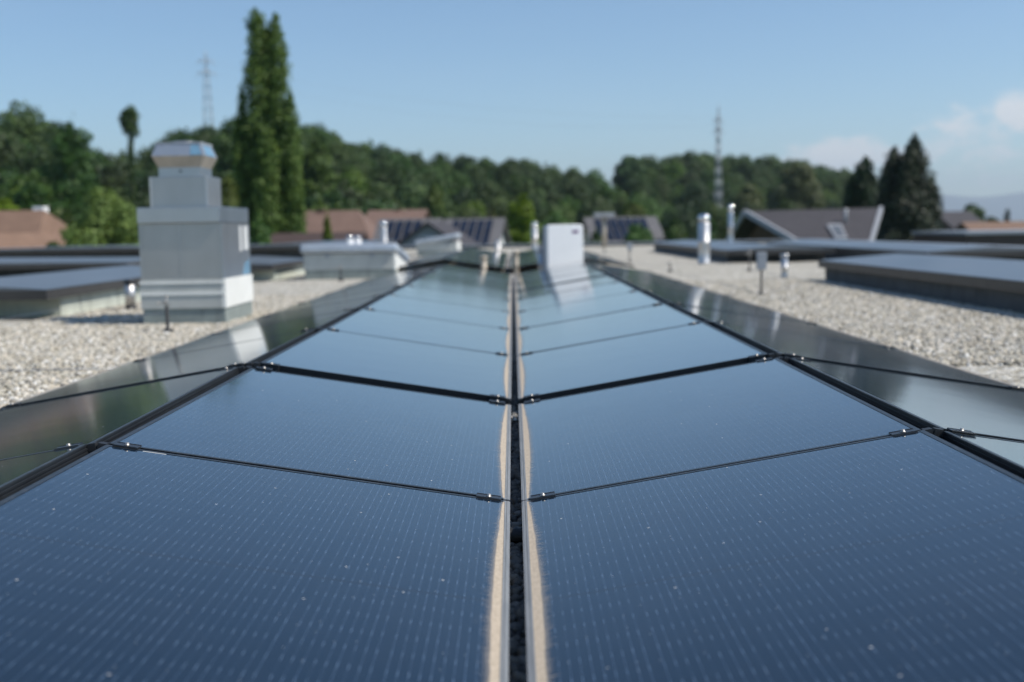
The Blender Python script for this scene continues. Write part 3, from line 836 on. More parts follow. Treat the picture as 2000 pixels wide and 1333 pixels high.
# ------------------------------------------------------------------ our building, roof deck, gravel
ROOF = (-24.0, 13.0, -6.0, 50.0)
bld = empty('flat_roofed_building', (0, 0, GZ), label='long flat-roofed building carrying the solar panels and pale gravel', cat='building')
x0, x1, y0, y1 = ROOF
MB().box(x0, x1, y0, y1, 0.0, -GZ - 0.12).build('wall', WALL_WHITE, bld)
pp = MB()
for (a, b, c, d) in ((x0 - .3, x1 + .3, y1, y1 + .3), (x0 - .3, x0, y0, y1), (x1, x1 + .3, y0, y1), (x0 - .3, x1 + .3, y0 - .3, y0)):
    pp.box(a, b, c, d, 0.003, -GZ + 0.12)
pp.build('parapet', DARK_SHADE_BLOCK, bld)
cp = MB()
for (a, b, c, d) in ((x0 - .34, x1 + .34, y1 - .04, y1 + .34), (x0 - .34, x0 + .04, y0 + .04, y1 - .04), (x1 - .04, x1 + .34, y0 + .04, y1 - .04), (x0 - .34, x1 + .34, y0 - .34, y0 + .04)):
    cp.box(a, b, c, d, -GZ + 0.121, -GZ + 0.15)
cp.build('parapet_cap', ZINC, bld)

def roof_sheet():
    mb = MB(); nx, ny = 74, 126; vs = []; fs = []
    r_ = random.Random(2)
    for j in range(ny + 1):
        for i in range(nx + 1):
            X = x0 + (x1 - x0) * i / nx; Y = y0 + (y1 - y0) * j / ny
            vs.append((X, Y, -0.004 + r_.uniform(-.008, .006)))
    for j in range(ny):
        for i in range(nx): a = j * (nx + 1) + i; fs.append((a, a + 1, a + nx + 2, a + nx + 1))
    mb.add(vs, fs, 0, True); o = mb.build('gravel_roof', GRAVEL); tag(o, 'pale gravel ballast covering the flat roof', kind='structure')
roof_sheet()

def pebble_mesh(seed, material):
    bm = bmesh.new(); bmesh.ops.create_icosphere(bm, subdivisions=2, radius=1.0)
    r_ = random.Random(seed); ph = [r_.uniform(0, 6) for _ in range(6)]
    sx, sy, sz = 1.0, r_.uniform(.65, .9), r_.uniform(.45, .7)
    for v in bm.verts:
        c = v.co; k = 1 + .10 * math.sin(3 * c.x + ph[0]) * math.sin(3 * c.y + ph[1]) + .08 * math.sin(4 * c.z + ph[2] + 2 * c.x)
        v.co = Vector((c.x * sx * k, c.y * sy * k, c.z * sz * k))
    me = bpy.data.meshes.new('pebble'); bm.to_mesh(me); bm.free()
    for p in me.polygons: p.use_smooth = True
    me.materials.append(material); return me
peb = library([pebble_mesh(i, STONE) for i in range(6)], 'pebbles')
pebd = library([pebble_mesh(i + 20, STONE_SHADED) for i in range(6)], 'dark_pebbles')  # gravel copies darkened for the shaded channel

def scatter(name, regions, label, lib, rmin, rmax, seed, zj):
    rng = np.random.default_rng(seed); P = []; S = []; 
    for (xa, xb, ya, yb, dens) in regions:
        n = int((xb - xa) * (yb - ya) * dens)
        p = np.stack([rng.uniform(xa, xb, n), rng.uniform(ya, yb, n), rng.uniform(zj[0], zj[1], n)], 1); P.append(p)
    P = np.concatenate(P); n = len(P)
    s = rng.uniform(rmin, rmax, n) ; s = s[:, None] * rng.uniform(.85, 1.15, (n, 3))
    rot = np.stack([rng.uniform(-.5, .5, n), rng.uniform(-.5, .5, n), rng.uniform(0, 6.28, n)], 1)
    o = instancer(name, P, rng.integers(0, 6, n), s, rot, lib); tag(o, label, kind='stuff'); o['category'] = 'gravel'
scatter('gravel', [(-6.6, -2.2, 5.0, 10.5, 1700), (-4.7, -2.2, 10.5, 15.0, 1300)], 'loose pale stones left of the solar panels', peb, 0.009, 0.021, 5, (0.0, 0.010))
scatter('gravel', [(2.15, 4.7, 6.5, 12.0, 1700), (2.15, 4.6, 12.0, 17.0, 1200)], 'loose pale stones right of the solar panels', peb, 0.010, 0.022, 6, (0.0, 0.010))
scatter('gravel', [(-0.12, 0.12, 1.2, 7.0, 3000)], 'rounded stones coloured dark for the shade of the narrow centre channel', pebd, 0.009, 0.020, 8, (0.0, 0.014))


# ------------------------------------------------------------------ solar modules
TILT = math.asin(0.181 / PW)
XV, ZV, RG = 0.019, 0.080, 0.060
HX = PW * math.cos(TILT)
VX = -0.004                                             # x of the channel axis

def make_panel():
    root = empty('solar_panel')
    g = MB(); e = 0.0115
    g.box(e, PW - e, -PL / 2 + e, PL / 2 - e, -0.006, -0.0012)
    g.build('glass', GLASS, root)
    f = MB(); h = 0.034; w = 0.012
    f.box(0, w, -PL / 2, PL / 2, -h, 0); f.box(PW - w, PW, -PL / 2, PL / 2, -h, 0)
    f.box(w, PW - w, -PL / 2, -PL / 2 + w, -h, -0.0001); f.box(w, PW - w, PL / 2 - w, PL / 2, -h, -0.0001)
    for z in (-0.0008, -0.012, -0.0225):            # extrusion ribs on the outer faces
        f.box(-0.0030, 0.0002, -PL / 2 + .001, PL / 2 - .001, z - .0055, z); f.box(PW - 0.0002, PW + 0.0030, -PL / 2 + .001, PL / 2 - .001, z - .0055, z)
        f.box(.001, PW - .001, -PL / 2 - .0016, -PL / 2 + .0002, z - .0022, z); f.box(.001, PW - .001, PL / 2 - .0002, PL / 2 + .0016, z - .0022, z)
    f.box(PW - 0.030, PW - w, -PL / 2 + w, PL / 2 - w, -h, -h + .002); f.box(w, 0.030, -PL / 2 + w, PL / 2 - w, -h, -h + .002)
    f.build('frame', FRAME, root)
    b = MB(); b.box(0.03, PW - 0.03, -PL / 2 + 0.013, PL / 2 - 0.013, -0.0085, -0.0065); b.build('back_sheet', BLACK, root)
    return root

panel0 = make_panel()
ORD = ['first', 'second', 'third', 'fourth', 'fifth', 'sixth', 'seventh', 'eighth', 'ninth', 'tenth', 'eleventh', 'twelfth', 'thirteenth']
used = [False]
def put_panel(loc, rot, label, group):
    o = panel0 if not used[0] else copy_tree(panel0)
    used[0] = True
    o.location = loc; o.rotation_euler = rot
    tag(o, label, 'solar panel', group)
    return o
jr = random.Random(99)
def jitter(M): return M @ Matrix.Rotation(R(jr.gauss(0, .10)), 3, 'X') @ Matrix.Rotation(R(jr.gauss(0, .08)), 3, 'Y')

S0 = on_z(999, 981, ZV).y + 0.006                       # far end of the nearest module
PITCHY = PL + 0.022
ends = [S0, S0 + PITCHY]
g0 = S0 + PITCHY + 0.175
for k in range(8): ends.append(g0 + PITCHY * (k + 1) - 0.022)
SLOPES = [('left inner', -1, True), ('right inner', 1, True), ('left outer', -1, False), ('right outer', 1, False)]
def slope_frame(side, inner, dx=0.0, dz=0.0):
    """location x, z and rotation of a module whose local +x climbs the slope"""
    xl = XV if inner else XV + 2 * HX + RG
    up_world = side if inner else -side                 # world x direction in which it climbs
    rz = 0 if up_world > 0 else math.pi
    return VX + dx + side * xl, ZV + dz, (0, -TILT, rz)
desc = {'left inner': 'just left of the centre channel', 'right inner': 'just right of the centre channel',
        'left outer': 'on the slope down to the left gravel', 'right outer': 'on the slope down to the right gravel'}
for nm, side, inner in SLOPES:
    X, Z, rot = slope_frame(side, inner)
    for i, e in enumerate(ends):
        put_panel((X, e - PL / 2, Z), Euler(rot, 'XYZ').to_matrix().to_euler(),
                  '%s dark blue solar panel from the front %s' % (ORD[i], desc[nm]), 'solar panels of the long main array')
# correct rotation order: tilt about the row axis after turning
for o in [q for q in COL.objects if q.name.startswith('solar_panel')]:
    up = 1 if abs(o.rotation_euler.z) < 1e-3 else -1
    o.rotation_mode = 'XYZ'
    M = Matrix.Rotation(0 if up > 0 else math.pi, 3, 'Z') @ Matrix.Rotation(-TILT, 3, 'Y')
    o.rotation_euler = jitter(M).to_euler('XYZ')


def make_rail():
    """local x climbs the slope from the low edge, y = 0 is the middle of the seam"""
    root = empty('support_rail')
    r = MB(); r.box(0.01, PW - 0.01, -0.02, 0.02, -0.075, -0.0365); r.box(0.02, PW - 0.02, -0.03, 0.03, -0.0365, -0.0345)
    r.build('rail', BLACK, root)
    MB().box(0.0, 0.16, -0.06, 0.06, -0.082, -0.0755).build('foot_plate', BLACK, root)
    return root

def make_clamp(root, x):
    c = MB(); c.bbox(x - 0.035, x + 0.035, -0.019, 0.019, 0.0008, 0.0042, 0.0008); c.box(x - .035, x + .035, -0.0085, 0.0085, -0.034, 0.0008)
    c.box(x - .034, x + .034, -0.0188, -0.0168, 0.0042, 0.0056); c.box(x - .034, x + .034, 0.0168, 0.0188, 0.0042, 0.0056)
    co = c.build('clamp', CLAMPM, root)
    b = MB(); b.lathe([(0.0078, 0), (0.0078, .0015), (0.0055, .0020), (0.0055, 0.0062), (0.0048, .007)], 12, (x, 0, 0.0042))
    b.build('bolt', BOLT, co)

rail0 = make_rail(); make_clamp(rail0, 0.058); make_clamp(rail0, PW - 0.052)
# ridge bridge: small black saddle joining the two slopes at each seam
bk = MB(); bk.box(PW - 0.03, PW + 0.028, -0.009, 0.009, -0.060, -0.020); bk.box(PW + 0.002, PW + 0.026, -0.012, 0.012, -0.020, 0.001); bk.build('ridge_saddle', PLAST, rail0)
rused = [False]
seams = []
for i in range(len(ends) - 1):
    seams.append((ends[i] + 0.011, i, False) if i != 1 else (ends[i] + 0.0, i, True))
def put_rail(side, inner, y, label, dx=0, dz=0):
    o = rail0 if not rused[0] else copy_tree(rail0); rused[0] = True
    X, Z, _ = slope_frame(side, inner, dx, dz)
    up = side if inner else -side
    M = Matrix.Rotation(0 if up > 0 else math.pi, 3, 'Z') @ Matrix.Rotation(-TILT, 3, 'Y')
    o.location = (X, y, Z); o.rotation_euler = M.to_euler('XYZ')
    tag(o, label, 'rail', 'black support rails in the panel seams'); return o
for nm, side, inner in SLOPES:
    for (y, i, wide) in seams:
        if not wide: put_rail(side, inner, y, 'black clamped rail in the %s seam %s' % (ORD[i], desc[nm]))
        else:
            put_rail(side, inner, ends[1] + 0.011, 'black rail at the wide gap near edge %s' % desc[nm])
            put_rail(side, inner, g0 - 0.011, 'black rail at the wide gap far edge %s' % desc[nm])
# flat black strip closing the wide gap below the modules
for nm, side, inner in SLOPES:
    X, Z, _ = slope_frame(side, inner); up = side if inner else -side
    M = Matrix.Rotation(0 if up > 0 else math.pi, 3, 'Z') @ Matrix.Rotation(-TILT, 3, 'Y')
    o = MB().box(0.01, PW - .01, -0.055, 0.055, -0.056, -0.052).build('gap_cover_strip', BLACK, None, (X, (ends[1] + g0) / 2, Z), M.to_euler('XYZ'))
    tag(o, 'flat black cover strip in the wide gap %s' % desc[nm], 'cover strip', 'cover strips in the wide gap')
# long black strips added to stand for the dark void in the ridge gap
for side in (-1, 1):
    xr = VX + side * (XV + HX + RG / 2)
    o = MB().box(xr - .022, xr + .022, ends[0] - PL, ends[-1], 0.10, 0.19).build('ridge_gap_filler', BLACK)
    tag(o, 'long black filler for the dark void under the %s ridge of the panels' % ('left' if side < 0 else 'right'), 'gap filler')

# second array beyond the first
A2 = ends[-1] + 1.6
for nm, side, inner in SLOPES:
    X, Z, _ = slope_frame(side, inner, -0.1, 0.05)
    up = side if inner else -side
    M = Matrix.Rotation(0 if up > 0 else math.pi, 3, 'Z') @ Matrix.Rotation(-TILT, 3, 'Y')
    for i in range(7):
        o = put_panel((X, A2 + PL / 2 + i * PITCHY, Z), (0, 0, 0), '%s panel of the far array %s' % (ORD[i], desc[nm]), 'solar panels of the far array')
        o.rotation_euler = jitter(M).to_euler('XYZ')

# white serial sticker by the near left seam
X, Z, _ = slope_frame(-1, True)
M = (Matrix.Translation((X, ends[0] - PL / 2, Z)) @ (Matrix.Rotation(math.pi, 3, 'Z') @ Matrix.Rotation(-TILT, 3, 'Y')).to_4x4())
near_left = None
for o in COL.objects:
    if o.get('label', '') == 'first dark blue solar panel from the front just left of the centre channel': near_left = o
MB().box(PW - .17, PW - .105, -PL / 2 + .0125, -PL / 2 + .0165, -0.0012, -0.0007).build('sticker', STRIPW, near_left)

# channel: corrugated conduit and shining wire clamp
cd = on_z(1012, 1046, 0.03).y
prof = []
for i in range(90):
    z = -0.35 + 0.7 * i / 89; prof.append((0.0215 if i % 2 else 0.0255, z))
c = MB().lathe(prof, 24, M=Matrix.Rotation(math.pi / 2, 4, 'Y')).build('corrugated_conduit', PLAST, None, (0, cd, 0.028))
tag(c, 'black corrugated conduit crossing the centre channel', 'conduit')
wd = on_z(1010, 816, 0.045).y
root = empty('wire_clamp', (VX, wd, 0.0), label='small shiny metal wire clamp in the centre channel', cat='clamp')
MB().bbox(-.022, .022, -.02, .02, .034, .040, .002).build('plate', BOLT, root)
b = MB()
for sx in (-1, 1): b.lathe([(0.008, 0), (.008, .007), (.005, .010)], 12, (sx * .014, 0, .040))
b.build('bolt', BOLT, root)
MB().tube([(-.3, 0, .03), (.3, 0, .03)], .004, 8).build('wire', GALV, root)


# ------------------------------------------------------------------ metal exhaust chimney
def chimney():
    X0, X1, Y0, Y1 = -3.42, -2.71, 10.35, 11.95
    fl = on_z(281, 636, 0); fr = on_z(427, 638, 0)
    root = empty('ventilation_chimney', ((fl.x + fr.x) / 2, fl.y, 0), label='square stainless steel ventilation chimney with flared cap on white base', cat='chimney')
    D = fl.y; w = (fr.x - fl.x); dp = -fr.x * F_PX / (1005 - 493) - D
    hz = lambda y, px=350: at(px, y, D).z
    a = w / 2
    MB().box(-a, a, 0, dp, 0, hz(603)).build('plinth', BLOCK, root)
    mem = MB(); mem.box(-a - .012, a - .02, -.012, dp + .012, hz(603), hz(547)); mem.build('membrane_band', WHITE_SHADED, root)  # duller white carries the shade on the front
    mem2 = MB(); mem2.box(a - .02, a + .012, -.012, dp + .012, hz(603), hz(547)); mem2.build('membrane_band', WHITEM, root)  # same band in brighter white for the sunlit face
    st = MB(); st.box(-a - .018, a - .0, -.020, -.0122, hz(577), hz(571)); st.box(-a - .018, a, -.020, -.0122, hz(555), hz(550)); st.build('flashing_strip', WHITEM, root)
    bw = a - 0.005
    MB().frust((-bw, bw, .005, dp - .005), (-bw - .004, bw, .003, dp - .002), hz(547), hz(437)).build('casing', STEEL, root)
    cw = (at(429, 420, D - .05).x - at(269, 420, D - .05).x) / 2
    col = MB(); col.bbox(-cw - .006, cw - .006, -.045, dp + .045, hz(436), hz(405), .006); col.build('collar', GALV, root)
    # duct box and cap
    y0 = 0.30; Db = D + y0
    bx0 = at(293.5, 380, Db).x - root.location.x; bx1 = at(405, 380, Db).x - root.location.x
    b2 = 0.52; hb = lambda y: at(350, y, Db).z
    db = MB(); db.bbox(bx0, bx1, y0, y0 + b2, hz(405), hb(345), .006); db.build('duct_box', STEEL, root)
    cx = (bx0 + bx1) / 2; cy = y0 + b2 / 2
    neck = MB(); neck.box(cx - .20, cx + .20, cy - .20, cy + .20, hb(345), hb(327)); nk = neck.build('neck', GALV, root)
    MB().lathe([(.012, 0), (.012, .004)], 10, M=Matrix.Translation((cx + .01, cy - .201, hb(334))) @ Matrix.Rotation(R(90), 4, 'X')).build('hole', HOLE_DARK, nk)  # solid disc coloured dark as the unlit inside of a hole
    sq = lambda s: (cx - s, cx + s, cy - s, cy + s)
    cap = empty('cap'); cap.parent = root
    MB().frust(sq(.20), sq(.248), hb(327), hb(304)).build('lower_flare', TAN, cap)
    MB().frust(sq(.248), sq(.208), hb(304), hb(281)).build('upper_flare', POLISH, cap)
    MB().box(*sq(.214), hb(281), hb(277)).build('lid', PAINTG, cap)
    MB().lathe([(.17, 0), (.10, .02), (.0, .028)], 24, (cx, cy, hb(277))).build('dome', STEEL, cap)
    fs = MB()
    for xx, yy, za, zb in ((bw, .003, hz(546), hz(438)), (-bw, .003, hz(546), hz(438)), (bw, dp - .003, hz(546), hz(438))): fs.box(xx - .010, xx + .003, yy - .004, yy + .010, za, zb)
    fs.box(-bw * .02 - .004, -bw * .02 + .004, -.001, .004, hz(546), hz(438))
    fs.build('folded_seam', GALV, root)
    fs = MB()
    for xx in (bx0 + .006, bx1 - .006): fs.box(xx - .009, xx + .009, y0 - .003, y0 + .012, hz(404), hb(346))
    fs.build('corner_trim', POLISH, root)
    for k in range(5):
        MB().lathe([(.006, 0), (.004, .003)], 8, M=Matrix.Translation((-cw + .08 + k * (2 * cw - .16) / 4, -.045, hz(410))) @ Matrix.Rotation(R(90), 4, 'X')).build('rivet', BOLT, root)
    # white strips, and blue scraps of left over protective film, on the sunny side
    s = MB(); xf = bw + .004
    for (ya, yb, za, zb) in ((dp * .62, dp * .70, hz(495), hz(443)), (dp * .78, dp * .94, hz(493), hz(443))): s.box(xf - .006, xf, ya, yb, za, zb)
    s.build('white_strips', STRIPW, root)
    s = MB(); s.add([(xf, dp * .70, hz(545)), (xf, dp * .97, hz(545)), (xf, dp * .97, hz(515)), (xf, dp * .80, hz(520)), (xf - .004, dp * .70, hz(545)), (xf - .004, dp * .97, hz(545)), (xf - .004, dp * .97, hz(515)), (xf - .004, dp * .80, hz(520))],
                     [(0, 1, 2, 3), (4, 7, 6, 5), (0, 4, 5, 1), (1, 5, 6, 2), (2, 6, 7, 3), (3, 7, 4, 0)]); s.build('blue_film', FILMB, root)
    # blue scrap on cap
    z0, z1 = hb(303), hb(283); r0, r1 = .2475, .2085
    t = lambda z: r0 + (r1 - r0) * (z - z0) / (z1 - z0) + .003
    q = MB(); q.add([(cx + .12, cy - t(z0), z0), (cx + t(z0) - .02, cy - t(z0), z0), (cx + t(z1) - .02, cy - t(z1), z1), (cx + .12, cy - t(z1), z1)], [(0, 1, 2, 3)])
    q.add([(cx + t(z0), cy - .16, z0), (cx + t(z0), cy + .15, z0), (cx + t(z1), cy + .14, z1), (cx + t(z1), cy - .12, z1)], [(0, 1, 2, 3)])
    q.build('blue_film', FILMB, cap)
    return root
chimney()

# small insulated pipe standing left of the chimney
p = on_z(268, 606, 0)
root = empty('vent_pipe', (p.x - .07, p.y, 0), label='short silver pipe with black cap and foot beside the metal chimney', cat='vent pipe')
MB().lathe([(.055, .05), (.055, .30)], 20).build('tube', POLISH, root)
MB().lathe([(.066, .30), (.066, .335), (.05, .345)], 20).build('cap', PLAST, root)
MB().lathe([(.07, 0), (.06, .05)], 20).build('foot', PLAST, root)


# ------------------------------------------------------------------ low raised roofs with panel tops
def line_mat():
    m, n, b = mat('seamed_roof_top')
    tc = n.new('ShaderNodeTexCoord').outputs['Object']
    x, y, z = n.new('ShaderNodeSeparateXYZ', i_0=tc).outputs
    f = n.m('ABSOLUTE', n.m('SUBTRACT', n.m('FRACT', n.m('DIVIDE', y, 0.36)), 0.5))
    line = n.ss(f, 0.465, 0.49)
    g = n.noise(tc, 1.5, 4)
    c = n.ramp(g, [(0.3, (0.13, 0.145, 0.165)), (0.7, (0.19, 0.205, 0.225))])
    n.put(b.inputs['Base Color'], n.mix(n.m('MULTIPLY', line, 0.7), c, (0.05, 0.06, 0.08)))
    b.inputs['Metallic'].default_value = 0.4; n.put(b.inputs['Roughness'], n.mixf(g, 0.28, 0.38))
    n.put(b.inputs['Normal'], n.bump(line, 0.3, 0.01))
    return m
SEAM = line_mat()

def raised_roof(xa, xb, ya, yb, ht, wallm, label, rise=0.075, over=0.08):
    xc, yc = (xa + xb) / 2, (ya + yb) / 2
    root = empty('raised_roof', (xc, yc, 0), label=label, cat='raised roof', group='low raised roofs on the gravel')
    a, b = (xb - xa) / 2, (yb - ya) / 2
    MB().box(-a, a, -b + .45, b, -0.02, ht - 0.11).build('wall', wallm, root)
    A, B = a + over, b + over
    f = MB(); f.box(-A, A, -B, B, ht - 0.109, ht - 0.01); f.build('fascia', FASCIA, root)
    t = MB()
    for s in (-1, 1):
        t.add([(s * (A - .01), -B + .01, ht - .006), (0, -B + .01, ht + rise), (0, B - .01, ht + rise), (s * (A - .01), B - .01, ht - .006)], [(0, 1, 2, 3)])
    t.add([(-(A - .01), -B + .01, ht - .0095), (A - .01, -B + .01, ht - .0095), (0, -B + .01, ht + rise)], [(0, 1, 2)])
    t.add([(-(A - .01), B - .01, ht - .0095), (A - .01, B - .01, ht - .0095), (0, B - .01, ht + rise)], [(0, 1, 2)])
    t.build('roof', SEAM, root)
    # joints in the block wall
    j = MB(); y = -b + 1.0
    while y < b - .1:
        for s in (-1, 1): j.box(s * a - .004, s * a + .004, y - .006, y + .006, 0.0, ht - .112)
        y += 1.2
    j.build('wall_joints', DARK_SHADE_BLOCK, root)
    return root
raised_roof(4.52, 6.65, 5.2, 16.35, 0.31, DARK_SHADE_BLOCK, 'nearest low raised roof right of the panels, pale seamed top over shade-darkened wall')
raised_roof(4.80, 7.0, 24.9, 38.4, 0.29, DARK_SHADE_BLOCK, 'long low raised roof beyond the tall capped flue on the right')
raised_roof(7.5, 9.7, 20.3, 33.0, 0.30, DARK_SHADE_BLOCK, 'low raised roof in front of the dark tiled house, behind the nearest right one')
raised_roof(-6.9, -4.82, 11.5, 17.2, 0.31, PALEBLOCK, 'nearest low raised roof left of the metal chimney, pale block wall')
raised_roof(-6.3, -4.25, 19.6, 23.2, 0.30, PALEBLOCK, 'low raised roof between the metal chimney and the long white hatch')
raised_roof(-17.5, -7.9, 23.0, 27.5, 0.30, DARK_SHADE_BLOCK, 'wide low raised roof running to the left edge behind the nearest left one', rise=.05)
raised_roof(-19.0, -8.0, 34.5, 38.5, 0.46, DARK_SHADE_BLOCK, 'farthest low raised roof on the left below the terracotta house', rise=.05)
raised_roof(-8.2, -4.6, 33.0, 44.0, 0.46, DARK_SHADE_BLOCK, 'long low raised roof behind the white hatch, in front of the brown roofs', rise=.05)


# ------------------------------------------------------------------ white roof hatches
def hatch(px0, px1, ybase, ytop, label, open_tilt=0.0, depth=2.1, D=None, fall=0.0):
    pl = on_z(px0, ybase, 0); pr = on_z(px1, ybase, 0) if D is None else None
    if D is None: D = (pl.y + pr.y) / 2
    xa = at(px0, ybase, D).x; xb = at(px1, ybase, D).x
    root = empty('roof_hatch', ((xa + xb) / 2, D, 0), label=label, cat='roof hatch', group='white roof hatches')
    w = (xb - xa) / 2; pxm = (px0 + px1) / 2
    H = at(pxm, ytop, D).z; hb = H * .70; lt = H * .25
    def wedge(x0_, x1_, y0_, y1_, z0, z1, z1b, z0b=None):
        z0b = z0 if z0b is None else z0b
        v = [(x0_, y0_, z0), (x1_, y0_, z0), (x1_, y1_, z0b), (x0_, y1_, z0b), (x0_, y0_, z1), (x1_, y0_, z1), (x1_, y1_, z1b), (x0_, y1_, z1b)]
        return MB().add(v, [(0, 3, 2, 1), (4, 5, 6, 7), (0, 1, 5, 4), (1, 2, 6, 5), (2, 3, 7, 6), (3, 0, 4, 7)])
    hbb = hb - fall
    wedge(-w, w, 0, depth, -.02, H * .26, H * .08 if fall else H * .26).build('base', BLOCK, root)
    wedge(-w - .01, w - .02, -.01, depth + .01, H * .26, hb, hbb, H * .08 if fall else H * .26).build('upstand', WHITE_SHADED, root)  # white body darkened in colour for its shaded front
    wedge(w - .02, w + .014, -.012, depth + .01, H * .24, hb + .012, hbb + .012, .02).build('sunlit_side', WHITEM, root)  # brighter copy of the body colour on the sunlit right face
    lid = MB(); lid.bbox(-w - .07, w + .06, -.08, depth + .06, 0, lt, min(.05, lt * .42))
    lid.build('lid', ZINC, root, (0, 0, hb + .015), (-math.atan(fall / depth), -open_tilt, 0))
    for s in (-.5, .5): MB().box(s * w - .03, s * w + .03, -.03, -.012, hb - .08, hb).build('hinge', PAINTG, root)
    return root
hatch(596, 772, 545, 475, 'long white roof hatch with rounded blue-grey lid left of the panels', fall=.24)
hatch(815, 893, 497, 462, 'farther white roof hatch with its lid tilted up, above the left ridge', R(9), 2.2, D=36.5)


# ------------------------------------------------------------------ white cabinet
D = ends[-1] + 0.35
xa, xb = at(1068, 500, D).x, at(1142, 500, D).x; zt = at(1105, 439, D).z
root = empty('inverter_cabinet', ((xa + xb) / 2, D, 0), (0, 0, R(17)), label='white rounded inverter cabinet standing at the end of the right panels', cat='cabinet')
w = (xb - xa) / 2
c = MB(); c.bbox(-w, w, 0, .045, .10, zt, .020)
# rounded corners of the front cover: a superellipse slab
def slab(w, h0, h1, y0, y1, r, seg=8):
    pts = []
    for (cx, cz, a0) in ((w - r, h1 - r, 0), (-w + r, h1 - r, 90), (-w + r, h0 + r, 180), (w - r, h0 + r, 270)):
        for i in range(seg + 1):
            a = R(a0 + 90 * i / seg); pts.append((cx + r * math.cos(a), cz + r * math.sin(a)))
    n = len(pts); v = [(x, y0 + .012, z) for x, z in pts] + [(x * .975, y0, h0 + (z - h0) * .98 + .008) for x, z in pts] + [(x, y1, z) for x, z in pts]
    f = [tuple(range(n, 2 * n)), tuple(reversed(range(2 * n, 3 * n)))]
    for i in range(n):
        j = (i + 1) % n; f += [(i, j, n + j, n + i), (i, 2 * n + i, 2 * n + j, j)]
    return v, f
v, f = slab(w, .10, zt, 0, .09, .06)
MB().add(v, f).build('front_cover', PAINTW, root)
MB().bbox(-w - .0, w - .03, .092, .30, .12, zt - .02, .02).build('rear_case', PAINTG, root)
MB().bbox(w * .38, w * .72, -.004, .002, zt - .15, zt - .10, .001).build('logo', LOGO, root)
for s in (-1, 1): MB().box(s * w * .7 - .03, s * w * .7 + .03, .02, .28, 0, .10).build('leg', GALV, root)


# ------------------------------------------------------------------ flues, pipes and posts
def flue(px, ybase, ytop, rpx, label, D=None, zb=0.0, ball=True, mat_=POLISH, door=False):
    if D is None: p = on_z(px, ybase, zb); D = p.y
    x = at(px, ybase, D).x; h = at(px, ytop, D).z - zb; r = rpx * D / F_PX
    root = empty('flue_pipe', (x, D, zb), label=label, cat='flue pipe')
    MB().lathe([(r * 1.12, 0), (r * 1.12, .03), (r, .05), (r, h * .42), (r * 1.05, h * .425), (r * 1.05, h * .45), (r, h * .455), (r, h * .80), (r * .82, h * .84)], 22).build('tube', mat_, root)
    if ball:
        MB().lathe([(r * .6, h * .84), (r * .9, h * .865), (r * 1.05, h * .92), (r * .85, h * .975), (r * .3, h), (0.001, h)], 22).build('rain_cap', SHINY, root)
    else:
        MB().lathe([(r * 1.2, h * .84), (r * 1.2, h * .97), (r * .7, h)], 20).build('rain_cap', mat_, root)
    if door:
        MB().bbox(-r * .35, r * .35, -r * 1.06, -r * .93, h * .28, h * .42, .005).build('inspection_door', GALV, root)
    return root
flue(1375, 516, 418, 11.5, 'tall silver flue with round shiny cap on the right gravel', door=True)
flue(1045, 500, 434, 6, 'slim silver flue left behind the white cabinet', D=42)
flue(751, 490, 432, 6, 'silver flue with bright round cap behind the long white hatch', D=34)
flue(973, 497, 469, 5, 'short silver vent standing in front of the far parapet', D=34)
flue(1427, 468, 400, 5, 'grey flue with cap at the left of the dark tiled house', D=48, mat_=GALV)
flue(684, 488, 461, 7, 'left white round vent behind the long white hatch', D=33, mat_=PAINTW)
flue(699, 488, 461, 7, 'right white round vent behind the long white hatch', D=33.4, mat_=PAINTW)
flue(1532, 543, 496, 6.5, 'short grey vent pipe on the right gravel', ball=False, mat_=GALV)
flue(945, 527, 500, 6, 'short tan vent pipe in the gap between both panel arrays', D=ends[-1] + .7, ball=False, mat_=TAN)
flue(1008, 522, 490, 5, 'slim tan pipe at the far end of the centre channel', D=ends[-1] + .9, ball=False, mat_=TAN)
flue(1057, 522, 484, 6, 'grey pipe just left of the white cabinet', D=ends[-1] + .6, ball=False, mat_=GALV)

# mast with flat plate
D = 47; x = at(1180, 450, D).x
root = empty('antenna_mast', (x, D, 0), label='short mast with flat grey plate above the far parapet', cat='mast')
h = at(1180, 424, D).z
MB().tube([(0, 0, 0), (0, 0, h)], .10, 10).build('pole', TAN, root)
MB().bbox(-.42, .42, -.3, .3, h, h + .16, .03).build('plate', PAINTG, root)

def conductor_post(px, yb, ytop, label, box=False, D=None):
    p = on_z(px, yb, 0) if D is None else Vector((at(px, yb, D).x, D, 0))
    h = at(px, ytop, p.y).z
    root = empty('lightning_rod_holder', (p.x, p.y, 0), label=label, cat='rod holder', group='lightning conductor posts on the gravel')
    MB().lathe([(.05, 0), (.045, .03), (.016, .035), (.014, h * .72)], 14).build('post', PLAST, root)
    if box:
        MB().bbox(-.055, .055, -.035, .035, h * .60, h, .006).build('junction_box', PAINTG, root)
    else:
        c = MB(); c.tube([(-.07, 0, h * .80), (.0, 0, h * .84)], .006, 8); c.tube([(0, 0, h * .70), (0, 0, h)], .007, 8); c.bbox(-.022, .022, -.014, .014, h * .72, h * .80, .003)
        c.lathe([(.001, -.012), (.011, -.006), (.013, 0), (.011, .006), (.001, .012)], 12, (0.004, 0, h)); c.lathe([(.001, -.012), (.012, -.006), (.014, 0), (.012, .006), (.001, .012)], 12, (-.07, 0, h * .80))
        c.lathe([(.001, -.012), (.012, -.006), (.014, 0), (.012, .006), (.001, .012)], 12, (-.005, -.01, h * .86))
        c.build('clamp', BOLT, root)
    return p
